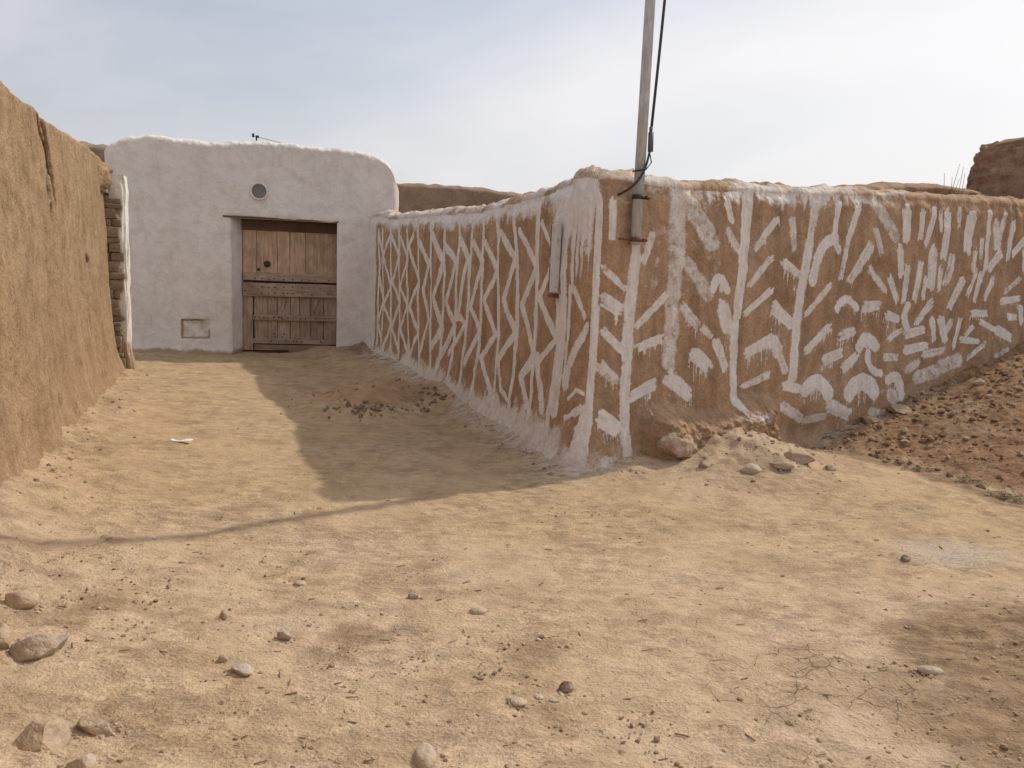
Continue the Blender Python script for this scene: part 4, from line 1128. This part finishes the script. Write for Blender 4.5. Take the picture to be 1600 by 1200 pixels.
# ------------------------------------------------------------------ walls behind
def rough_wall(name, a, b, h, th, mat, label, seed, topf=None, nrow=60, ds=0.03, amp=0.03, cat='wall'):
    a = np.array(a, float); b = np.array(b, float); L = np.linalg.norm(b - a); d = (b - a) / L; n = np.array([d[1], -d[0]])
    s = np.arange(0, L + ds, ds)
    tp = (topf(s / L) if topf is not None else np.full_like(s, h)) + 0.03 * fbm(s * 2.2, 0 * s, 0, seed, 4)
    a1 = np.linspace(0, math.pi, 20)[1:]
    Z1 = -0.1 + np.linspace(0, 1, nrow)[None, :] * (tp[:, None] - 0.1)
    S1 = np.broadcast_to(s[:, None], Z1.shape)
    o1 = th / 2 - 0.03 * Z1 + amp * fbm(S1 * 1.5, Z1 * 1.5, 0, seed + 1, 4) + amp * .4 * fbm(S1 * 7, Z1 * 7, 0, seed + 2, 4)
    o2 = o1[:, -1:] - (th / 2) * (1 - np.cos(a1))[None, :]; S2 = np.broadcast_to(s[:, None], o2.shape)
    Z2_ = Z1[:, -1:] + 0.1 * np.sin(a1)[None, :] + 0.035 * fbm(S2 * 5, o2 * 5, 0, seed + 3, 4) * np.sin(a1)[None, :]
    o3 = np.repeat(o2[:, -1:], 3, 1); Z3 = Z2_[:, -1:] * np.array([0.6, 0.3, -0.05])[None, :]
    O = np.concatenate([o1, o2, o3], 1); Zz = np.concatenate([Z1, Z2_, Z3], 1)
    # round the ends off
    e = np.clip(np.minimum(s, L - s) / 0.12, 0, 1); e = np.sqrt(np.clip(1 - (1 - e) ** 2, 0, 1))[:, None]
    O = O * (0.25 + 0.75 * e)
    G = np.concatenate([a[None, None, :] + d * s[:, None, None] + n * O[..., None], Zz[..., None]], -1)
    me = mesh_np(name, G.reshape(-1, 3), grid_faces(*G.shape[:2]))
    o = link(name, me, mat); tag(o, label, cat); return o
def FP(u, w): p = FA + FD * u - FN * w; return (p[0], p[1])
rough_wall('courtyard_wall', FP(3.7, 1.2), FP(10.5, 1.6), 3.1, 0.5, M['back'], 'shaded brown mud courtyard wall showing above the lattice wall, right of white house', 501,
           lambda t: np.interp(t, [0, 0.06, 0.2, 0.33, 0.42, 1.0], [3.07, 3.08, 3.10, 3.06, 3.02, 2.95]))
rough_wall('courtyard_wall', (0.02, 11.6), (3.4, 13.2), 2.74, 0.5, M['back'], 'low brown mud wall end just behind the painted corner', 521,
           lambda t: np.interp(t, [0, 0.06, 0.2, 1.0], [2.66, 2.72, 2.75, 2.75]))
rough_wall('neighbour_wall', FP(-4.5, 1.3), FP(-0.25, 1.0), 3.3, 0.5, M['back'], 'small bit of brown mud wall behind the left shoulder of white house', 541,
           lambda t: np.interp(t, [0, 1.0], [3.36, 3.34]))
rough_wall('earth_ridge', (3.2, 10.0), (8.6, 13.0), 2.9, 0.9, M['ruin'], 'eroded mud ridge just above the leaf wall top, left of the ruined stump', 561,
           lambda t: np.interp(t, [0, 0.15, 0.30, 0.42, 0.55, 0.66, 1.0], [2.65, 2.82, 2.97, 3.03, 3.01, 2.93, 2.75]), amp=0.05)

# ruined stump of a mud tower
V, F = ICO[5]
P = np.sign(V) * np.abs(V) ** np.array([0.24, 0.24, 0.16]); P = P * np.array([0.98, 0.85, 1.80]); P[:, 2] += 1.83
q = P * np.array([1.0, 1.0, 1.6])
dn_ = 0.10 * fbm(P[:, 0] * 1.7, P[:, 1] * 1.7, P[:, 2] * 2.4, 605, 3) - 0.13 * np.abs(fbm(P[:, 0] * 3.2, P[:, 1] * 3.2, P[:, 2] * 6.0, 607, 4, 0.55)) + 0.05 * fbm(P[:, 0] * 12, P[:, 1] * 12, P[:, 2] * 16, 609, 3)
P = P + V * dn_[:, None]
rme = mesh_np('ruined_tower', P, F)
o = link('ruined_tower', rme, M['ruin'], None, (7.92, 12.05, 0.06), (0, 0, R(24)))
tag(o, 'rounded stump of a ruined reddish mud tower above the wall at right edge', 'ruin')

# dry stems on the wall top beside the stump
rg = random.Random(12)
for k, (x, y, z0, lab) in enumerate(((5.62, 10.75, 2.45, 'single dry stalk above the wall ridge, farther from the ruined stump'), (5.84, 10.95, 2.4, 'thin dry stalks sprouting close beside the ruined stump'))):
    e = empty('dry_plant', (x, y, z0)); tag(e, lab, 'plant', 'dry stalks on the wall top')
    for q in range(2 if k == 0 else 5):
        h = rg.uniform(0.55, 0.80); dx = rg.uniform(-.12, .16); x0 = rg.uniform(-.1, .1)
        m = MB(); m.tube([(x0, 0, 0), (x0 + dx * .3, 0, h * .5), (x0 + dx, rg.uniform(-.04, .04), h)], 0.006, 5, 0.0025); m.build('stem', M['dry'], e)
# ------------------------------------------------------------------ steel pole fixed to the painted wall
def W3(s, out, z):
    P, N = wall_base(np.array([s])); p = P[0] + N[0] * (wall_surf(np.array([s]), np.array([z]))[0] + out); return Vector((p[0], p[1], z))
pb = W3(0.462, 0.055, 1.76)
pole = empty('utility_pole', pb)
tag(pole, 'grey galvanised steel pole clamped upright to the painted wall near its corner', 'pole')
m = MB(); m.tube([(0, 0, -0.0), (0, 0, 2.0), (0, 0, 5.4)], 0.040, 20, 0.037); m.build('shaft', M['galv'], pole, True)
m = MB(); m.lathe([(0.0005, 5.43), (0.030, 5.42), (0.040, 5.39), (0.040, 5.36)], 20, (0, 0, 0), 'Z'); m.build('cap', M['galv'], pole, True)
out3 = Vector((PN[0], PN[1], 0)); al3 = Vector((PD[0], PD[1], 0))
for zz0, mt in ((0.04, M['rust']), (0.36, M['iron'])):
    m = MB(); m.lathe([(0.040, zz0 - 0.016), (0.047, zz0 - 0.016), (0.047, zz0 + 0.016), (0.040, zz0 + 0.016)], 20, (0, 0, 0), 'Z')
    cl_ = m.build('clamp', mt, pole, True)
    m = MB()
    a = Vector((0, 0, zz0)) + al3 * 0.062
    m.tube([a + out3 * 0.03, a - out3 * 0.14], 0.012, 8); m.tube([Vector((0, 0, zz0)) + al3 * 0.06 + out3 * .012, a + al3 * 0.035 + out3 * .012], 0.014, 6)
    if mt is M['rust']: m.tube([Vector((0, 0, zz0)) - al3 * 0.16, Vector((0, 0, zz0)) - al3 * 0.05], 0.009, 6)
    m.build('bolt', mt, cl_)
m = MB()
p0 = Vector((0.018, -0.045, 0.79)); m.tube([al3 * 0.06 + Vector((0, 0, 0.84)) + out3 * .03, al3 * 0.065 + Vector((0, 0, 0.70)) + out3 * .03], 0.022, 8); m.tube([al3 * 0.055 + Vector((0, 0, 0.88)) + out3 * .03, al3 * 0.058 + Vector((0, 0, 0.83)) + out3 * .03], 0.013, 8)
m.build('cable_joint', M['box'], pole, True)
tp = al3 * 0.10 + out3 * .05
m = MB(); pts = []
for t_ in np.linspace(0, 1, 30):
    z = 5.30 + (0.85 - 5.30) * t_
    bow = 0.09 * math.sin(math.pi * min(1, t_ * 1.0)) ** 1.0
    pts.append(al3 * (0.06 + bow * 0.75) + out3 * (0.03 + bow * .2) + Vector((0, 0, z)))
m.tube(pts, 0.011, 7); m.build('cable', M['rubber'], pole, True)
end = W3(0.33, 0.0, 2.13) - pb
m = MB(); A = al3 * 0.062 + Vector((0, 0, 0.72)) + out3 * .03
pts = []
for t_ in np.linspace(0, 1, 20):
    mid = A + (end - A) * t_ + Vector((0, 0, -0.05 * math.sin(math.pi * t_))) + out3 * 0.075 * math.sin(math.pi * t_)
    pts.append(mid)
pts.append(end - out3 * 0.05)
m.tube(pts, 0.009, 7); m.build('cable', M['rubber'], pole, True)
m = MB(); m.tube([al3 * 0.075 + out3 * .0 + Vector((0, 0, 0.72)), al3 * 0.07 + out3 * .045 + Vector((0, 0, 0.62)), al3 * 0.0 + out3 * .072 + Vector((0, 0, 0.56)), -al3 * 0.07 + Vector((0, 0, 0.545))], 0.006, 6); m.build('cable', M['rubber'], pole, True)

# weathered board on the lattice side, by the corner
bp = W3(-0.62, 0.0, 1.36)
rz_d = math.atan2(DD[1], DD[0])
board = empty('wooden_bracket', bp, rz_d); tag(board, 'whitewashed upright wooden channel fixed on the lattice wall by its corner', 'board')
# local +X = along the wall into the lane, +Y or -Y = out of the wall
sg = 1 if (-math.sin(rz_d) * DN[0] + math.cos(rz_d) * DN[1]) > 0 else -1
m = MB(); m.box((0.0, sg * 0.018, 0.28), (0.09, 0.045, 0.56), 0.006, 0.004, 1); m.build('board', M['limed_wood'], board)
m = MB(); m.box((0.07, sg * 0.012, 0.29), (0.045, 0.035, 0.54), 0.005, 0.004, 2); m.build('batten', M['bare_wood'], board)
m = MB(); m.box((-0.02, sg * 0.03, -0.022), (0.08, 0.06, 0.035), 0.005, 0.004, 3); m.build('foot_block', M['rust'], board)

# ------------------------------------------------------------------ heap of red earth in the lane
hp = np.array([-1.48, 8.62])
def heap_z(u, v):
    r2 = (u / 0.82) ** 2 + (v / 0.98) ** 2
    return 0.30 * np.exp(-r2 * 1.9) * (1 + 0.25 * fbm(u * 3, v * 3, 0, 701, 3)) + 0.03 * fbm(u * 5, v * 5, 0, 703, 4) * np.exp(-r2) - 0.012 * sstep(0.75, 1.3, r2)
uu, vv = np.meshgrid(np.arange(-1.1, 1.1, 0.016), np.arange(-1.25, 1.25, 0.018), indexing='ij')
zz_ = heap_z(uu, vv) + 0.012 * np.abs(fbm(uu * 16, vv * 16, 0, 705, 4)) * np.exp(-((uu / .9) ** 2 + (vv / 1.0) ** 2))
gg = gz(hp[0] + uu, hp[1] + vv)
edge = sstep(0.75, 1.15, np.hypot(uu / 0.95, vv / 1.1))
zero = np.zeros_like(uu)
me = mesh_np('heap', np.stack([uu, vv, gg + zz_ - 0.003 - 0.06 * edge], -1).reshape(-1, 3), grid_faces(*uu.shape), dict(damp=zero, ash=zero, crack=zero, lime=zero, blend=sstep(0.35, 0.95, np.hypot(uu / 0.95, vv / 1.1))))
heap = empty('earth_heap', (hp[0], hp[1], 0)); tag(heap, 'low heap of reddish earth with loose clods at foot of lattice wall', 'earth heap')
link('heap', me, M['pile'], heap)
clods = []
for k in range(6):
    P, F = rock_verts(2, 720 + k, 5, 0.3); c = mesh_np('clod', P, F); c.materials.append(M['clod']); clods.append(c)
rc = random.Random(9)
def clod_at(u, v, s):
    s = s * 0.72
    z = float(gz(hp[0] + u, hp[1] + v)) + float(heap_z(np.array(u), np.array(v)))
    link('clod', rc.choice(clods), None, heap, (u, v, z + s * .25), (rc.uniform(0, 6), rc.uniform(0, 6), rc.uniform(0, 6)), (s, s * rc.uniform(.7, 1.1), s * rc.uniform(.55, .8)))
for k in range(46):
    t_ = rc.uniform(-0.05, 1); a0 = R(-115) + t_ * R(110)
    r = rc.gauss(0.80, 0.07); clod_at(r * math.cos(a0) * .92, r * math.sin(a0) * 1.02, rc.uniform(0.008, 0.036))
for k in range(40): clod_at(rc.gauss(0.10, .13), rc.gauss(-0.76, .07), 0.010 + 0.042 * rc.random() ** 2)
for k in range(30): clod_at(rc.gauss(0.62, .10), rc.gauss(-0.12, .14), 0.010 + 0.04 * rc.random() ** 2)
for k in range(40): clod_at(rc.gauss(0, .5), rc.gauss(0, .5), rc.uniform(0.012, 0.026))

# ------------------------------------------------------------------ stones
STONES = []
def stone(x, y, sx, sy, sz, mat, seed, label, group=None, sink=0.3, rz=0.0, planes=7, rough=0.12, base=None, tilt=0.0, sub=3, name='stone', cat='stone'):
    if planes > 7: sub = 4
    P, F = rock_verts(sub, seed, planes, rough, 0.42 if planes > 7 else 0.55)
    P = P * np.array([sx, sy, sz]) / np.abs(P).max(0)
    me = mesh_np(name, P, F, smooth=planes <= 7)
    z = float(gz(x, y)) if base is None else base
    o = link(name, me, M[mat], None, (x, y, z + sz * (1 - 2 * sink)), (tilt, 0, rz))
    if base is None: STONES.append((x, y, sx, sy))
    tag(o, label, cat, group); return o
stone(-1.715, 2.775, 0.095, 0.095, 0.075, 'stone_grey', 801, 'large purple-grey stone half buried at left edge, upper of the two biggest', sink=0.48, rz=.3, planes=14, rough=.14)
stone(-1.385, 2.235, 0.078, 0.082, 0.062, 'stone_tan', 803, 'large tan flat-topped stone in the bottom left corner', sink=0.48, rz=-.3, planes=14, rough=.12)
stone(-1.855, 2.76, 0.045, 0.08, 0.06, 'stone_tan', 805, 'tan stone cut off by the left picture edge beside the grey stone', sink=0.48, rz=.8)
stone(-1.215, 2.14, 0.042, 0.035, 0.035, 'stone_pale', 807, 'small pale stone cut by the bottom edge beside the big tan stone', sink=0.44)
stone(-1.275, 2.335, 0.068, 0.04, 0.036, 'stone_tan', 809, 'low buried tan stone right of the big tan corner stone', sink=0.48, rz=-.35, planes=8)
stone(-1.98, 3.09, 0.075, 0.05, 0.045, 'stone_tan', 812, 'rounded tan stone behind the grey stone at left edge', sink=0.48, rz=.2)
stone(-0.225, 2.30, 0.036, 0.060, 0.036, 'stone_pale', 813, 'smooth pale upright pebble at the bottom edge, centre left', sink=0.48, planes=2, rough=.05, rz=.15)
stone(-0.112, 3.36, 0.040, 0.026, 0.022, 'stone_pale', 815, 'smooth oval pale pebble in the middle of the foreground', sink=0.39, planes=2, rough=.04, rz=.1)
stone(0.068, 2.63, 0.032, 0.026, 0.012, 'stone_pale', 817, 'flat whitish round pebble, largest of the pale three at bottom centre', sink=0.44, planes=1, rough=.04)
stone(0.142, 2.68, 0.018, 0.016, 0.010, 'stone_pale', 819, 'small round whitish pebble between the flat pale one and the bluish one', sink=0.39, planes=1, rough=.04)
stone(0.190, 2.67, 0.020, 0.012, 0.009, 'stone_grey', 821, 'small bluish-grey pebble nearest to the dark brown lump', sink=0.34, planes=1, rough=.04)
stone(0.247, 2.765, 0.030, 0.024, 0.022, 'stone_dark', 823, 'dark brown lump at bottom centre, right of the pale pebbles', sink=0.29, planes=3, rough=.2, rz=.5)
stone(2.245, 4.29, 0.026, 0.022, 0.022, 'stone_dark', 825, 'black lump lying alone on the right-hand sunlit ground', sink=0.24, planes=4, rough=.2)
stone(-0.955, 2.76, 0.050, 0.035, 0.020, 'stone_grey', 827, 'flat grey stone with a dark underside, lower left foreground', sink=0.29, planes=8, rz=-.3)
stone(-1.055, 2.83, 0.022, 0.02, 0.018, 'stone_brown', 828, 'small brown stone just left of the flat grey stone', sink=0.34)
stone(-0.888, 3.06, 0.035, 0.022, 0.022, 'stone_grey', 829, 'angular grey stone above the flat grey stone, lower left', sink=0.34, planes=9, rz=-.4)
stone(-1.19, 3.21, 0.022, 0.020, 0.026, 'stone_tan', 831, 'small upright tan stone with dark side, left foreground', sink=0.29, planes=8)
stone(-0.42, 3.53, 0.026, 0.018, 0.017, 'stone_grey', 833, 'small grey stone left of the oval pale pebble', sink=0.34, planes=6)
stone(-0.98, 3.65, 0.030, 0.026, 0.015, 'stone_pale', 835, 'low pale stone at the left middle of the sunlit foreground', sink=0.48, planes=4)
stone(1.71, 2.98, 0.05, 0.03, 0.02, 'stone_pale', 837, 'flat yellowish stone in the dark soil at right', sink=0.48, planes=4, rz=-.2)
# stones on the mound
stone(2.27, 6.16, 0.155, 0.07, 0.07, 'stone_tan', 841, 'long leaning stone on the crest of the mound', sink=0.44, rz=-.55, planes=8, rough=.08, tilt=.2)
stone(2.08, 5.97, 0.105, 0.065, 0.040, 'stone_tan', 843, 'flat stone lying just below the long stone on the mound', sink=0.39, rz=-.05, planes=6)
stone(1.83, 5.90, 0.090, 0.075, 0.055, 'stone_pale', 845, 'pale rounded stone at the left of the mound stones', sink=0.48, planes=4)
stone(1.50, 5.95, 0.05, 0.04, 0.035, 'stone_tan', 847, 'small tan stone on the left flank of the mound', sink=0.44)
stone(2.52, 6.10, 0.045, 0.035, 0.03, 'stone_brown', 849, 'small brown stone on the right flank of the mound', sink=0.44)
# boulder built into the foot of the wall
P, F = rock_verts(4, 861, 4, 0.24)
P = P * np.array([0.19, 0.13, 0.145])
q = W3(0.84, -0.06, 0.16)
ob = link('boulder', mesh_np('boulder', P, F, dict(paint=np.full(len(P), 0.48), dirt=np.full(len(P), 0.9))), M['wall'], None, (q.x, q.y, 0.17), (0, 0.1, R(30)))
tag(ob, 'rounded lime-smeared boulder bulging from the foot of the leaf wall', 'boulder')

# loose stones on the red bank that show one by one
rk = random.Random(33)
def bank_pt(sp, dp):
    x, y, z = bank_h(np.array(sp), np.array(dp)); return float(x), float(y), float(z)
desc = [('pale angular stone high on the red bank by the picture edge', 5.1, 0.75, .06, 'stone_pale'), ('brown block of old mud against the wall where the bank starts', 3.75, 0.12, .09, 'stone_brown'),
        ('tan stone in the middle of the red bank', 4.2, 0.55, .055, 'stone_tan'), ('small dark stone low on the red bank', 3.5, 0.75, .035, 'stone_brown'),
        ('tan lump at the foot of the red bank', 3.15, 0.62, .045, 'stone_tan'), ('pale stone at the top of the red bank below the wall', 4.75, 0.30, .05, 'stone_pale'),
        ('broken mud lump beside the wall hollow', 3.35, 0.10, .075, 'stone_brown'), ('brown stone at the right end of the red bank', 4.6, 1.25, .05, 'stone_brown')]
for k, (lab, sp, dp, s, mt) in enumerate(desc):
    x, y, z = bank_pt(sp, dp); stone(x, y, s * 1.2, s, s * .7, mt, 870 + k, lab, sink=.3, rz=rk.uniform(0, 3), base=z, planes=8)

# many small stones: real geometry, joined
def scatter(name, pts, sizes, mat, sub, seed, flat=0.65, nvar=10, parent=None):
    rs_ = np.random.RandomState(seed)
    protos = [rock_verts(sub, seed * 7 + k, 4, 0.25) for k in range(nvar)]
    Vs, Fs, Rn = [], [], []; o = 0
    for (x, y, z), s in zip(pts, sizes):
        P, F = protos[rs_.randint(nvar)]
        a = rs_.uniform(0, 6.28); c, sn = math.cos(a), math.sin(a)
        k = np.array([s, s * rs_.uniform(.6, 1), s * rs_.uniform(flat * .7, flat * 1.2)])
        Q = P * k; Q = np.stack([Q[:, 0] * c - Q[:, 1] * sn, Q[:, 0] * sn + Q[:, 1] * c, Q[:, 2] + Q[:, 0] * rs_.uniform(-.3, .3)], 1)
        Vs.append(Q + np.array([x, y, z + k[2] * rs_.uniform(-.15, .45)])); Fs.append(F + o); Rn.append(np.full(len(P), rs_.rand())); o += len(P)
    me = mesh_np(name, np.concatenate(Vs), np.concatenate(Fs), dict(rnd=np.concatenate(Rn)), smooth=False)
    ob = link(name, me, M[mat], parent); return ob
rs2 = np.random.RandomState(77)
def ground_pts(n, sizef):
    out, sz = [], []
    while len(out) < n:
        y = 1.9 + 9.5 * rs2.rand() ** 2.2; x = rs2.uniform(-0.85, 0.95) * (y + 0.3)
        dl = (x - LA[0]) * LN[0] + (y - LA[1]) * LN[1]
        dp = (x - CO[0]) * PN[0] + (y - CO[1]) * PN[1]; dd = (x - CO[0]) * DN[0] + (y - CO[1]) * DN[1]
        if dl < 0.05 or (dp < 0.05 and dd < 0.08): continue
        dens = 0.30 + 0.9 * float(sstep(-0.05, 0.45, fbm(x * 1.1, y * 1.1, 0, 901, 3)))
        if y > 5.2 and dl > 0.8 and dp < 0: dens *= 0.28
        if rs2.rand() > dens: continue
        out.append((x, y)); sz.append(sizef())
    xy = np.array(out); zz_ = gz(xy[:, 0], xy[:, 1]) - 0.006
    return [(a, b, c) for (a, b), c in zip(out, zz_)], sz
p_, s_ = ground_pts(2400, lambda: 0.004 + 0.012 * rs2.rand() ** 2.6)
tag(scatter('pebbles', p_, s_, 'pebble', 1, 5), 'small tan pebbles and crumbs scattered over the packed earth', 'pebbles', kind='stuff')
p_, s_ = ground_pts(4200, lambda: 0.0045 + 0.006 * rs2.rand() ** 1.5)
tag(scatter('crumbs', p_, s_, 'pebble', 0, 15), 'dry earth crumbs strewn over the packed ground', 'crumbs', kind='stuff')
p_, s_ = ground_pts(7000, lambda: 0.0022 + 0.0042 * rs2.rand() ** 2)
tag(scatter('grit', p_, s_, 'pebble', 0, 6), 'fine grit strewn over the packed earth', 'grit', kind='stuff')
out, sz = [], []
for k in range(1900):
    sp = rs2.uniform(2.55, 6.4); dp = abs(rs2.normal(0.7, 0.7)); x, y, z = bank_pt(sp, dp)
    out.append((x, y, z)); sz.append(0.006 + 0.034 * rs2.rand() ** 3.6)
tag(scatter('rubble', out, sz, 'rubble', 1, 8), 'crumbled red-brown rubble covering the bank below the leaf wall', 'rubble', kind='stuff')
# crumbs along the foot of the walls and round the mound
out, sz = [], []
for k in range(950):
    r = rs2.rand()
    if r < .2: s = rs2.normal(1.45, 0.5); p = CO + PD * s + PN * (abs(rs2.normal(0.45, 0.25)) + .05)
    elif r < .45: s = rs2.uniform(0.1, 2.6); p = CO + PD * s + PN * (abs(rs2.normal(0.08, 0.16)) + .04)
    elif r < .8: s = rs2.uniform(0, 6.5); p = CO + DD * s + DN * (abs(rs2.normal(0.02, 0.10)) + .10)
    else: s = rs2.uniform(-0.5, 5.8); p = LA + LD * s + LN * (abs(rs2.normal(0.1, 0.2)) + .08)
    out.append((p[0], p[1], float(gz(p[0], p[1])) - 0.004)); sz.append(0.006 + 0.020 * rs2.rand() ** 3)
for (x, y, a, b) in STONES:
    for k in range(int(8 + 160 * a)):
        g = rs2.uniform(0, 6.28); r = 1.0 + abs(rs2.normal(0, 0.35)); p = (x + a * r * math.cos(g), y + b * r * math.sin(g))
        out.append((p[0], p[1], float(gz(p[0], p[1])) - 0.004)); sz.append(0.003 + 0.010 * rs2.rand() ** 2.5)
tag(scatter('wall_crumbs', out, sz, 'pebble', 1, 9), 'fallen mud crumbs along the foot of the walls and round the stones', 'rubble', kind='stuff')

# twigs and straw trodden into the ground
m = MB()
for k in range(230):
    y = 2.1 + 5.0 * rs2.rand() ** 1.6; x = rs2.uniform(-0.6, 0.85) * y
    if (x - CO[0]) * PN[0] + (y - CO[1]) * PN[1] < 0.1: continue
    a = rs2.uniform(-.6, .6) + (math.pi / 2 if rs2.rand() < .2 else 0); L = rs2.uniform(.012, .045)
    z = float(gz(x, y)) + 0.001
    m.tube([(x, y, z), (x + L * math.cos(a), y + L * math.sin(a), z + rs2.uniform(0, .006))], rs2.uniform(.0012, .0028), 4)
tag(m.build('twig_litter', M['litter']), 'brown bits of twig and straw littering the sunlit ground', 'litter', kind='stuff')

# scrap of white paper in the lane
px_, py_ = -2.66, 6.31
n_ = 14
A, B = np.meshgrid(np.linspace(-.085, .085, n_), np.linspace(-.03, .03, 5), indexing='ij')
zp = float(gz(px_, py_)) + 0.012 + 0.010 * np.sin(A * 38) * (B + .03) / .06 + 0.018 * (A / .085) ** 2 * .5
me = mesh_np('paper_scrap', np.stack([px_ + A, py_ + B, zp], -1).reshape(-1, 3), grid_faces(n_, 5))
o = link('paper_scrap', me, M['paper']); so = o.modifiers.new('thick', 'SOLIDIFY'); so.thickness = 0.0015
tag(o, 'thin scrap of white paper lying in the sunlit lane', 'paper')

# weeds along the foot of the bank
rw = random.Random(21)
for k, (sp, dp, n, lab) in enumerate(((2.75, 1.02, 16, 'low green weed on the bank foot, nearest the mound'), (2.74, 1.42, 22, 'green weed on the bank foot, in the middle of three'), (2.66, 1.78, 24, 'green weed on the bank foot nearest the picture edge'))):
    x, y, z = bank_pt(sp, dp); z = max(z, float(gz(x, y)))
    e = empty('weed', (x, y, z)); tag(e, lab, 'weed', 'green weeds on the bank')
    m = MB(); lf = MB()
    for j in range(n):
        a = rw.uniform(0, 6.28); L = rw.uniform(.03, .09); h = rw.uniform(.015, .05); b0 = (rw.uniform(-.10, .10), rw.uniform(-.05, .05), 0)
        tip = (b0[0] + L * math.cos(a), b0[1] + L * math.sin(a), h)
        m.tube([b0, ((b0[0] + tip[0]) / 2, (b0[1] + tip[1]) / 2, h * .8), tip], .0018, 4)
        for q in range(4):
            t_ = 0.4 + 0.2 * q; c = Vector(b0).lerp(Vector(tip), min(1, t_)); an = a + rw.choice((-1, 1)) * rw.uniform(.5, 1.2); l2 = rw.uniform(.014, .028)
            dv_ = Vector((math.cos(an), math.sin(an), rw.uniform(-.1, .5))) * l2; sd2 = Vector((-math.sin(an), math.cos(an), 0)) * l2 * .3
            o0 = len(lf.v); lf.v += [tuple(c), tuple(c + dv_ * .5 + sd2), tuple(c + dv_), tuple(c + dv_ * .5 - sd2)]; lf.f.append((o0, o0 + 1, o0 + 2, o0 + 3))
    m.build('stems', M['dry'], e); lf.build('leaves', M['leaf'], e)
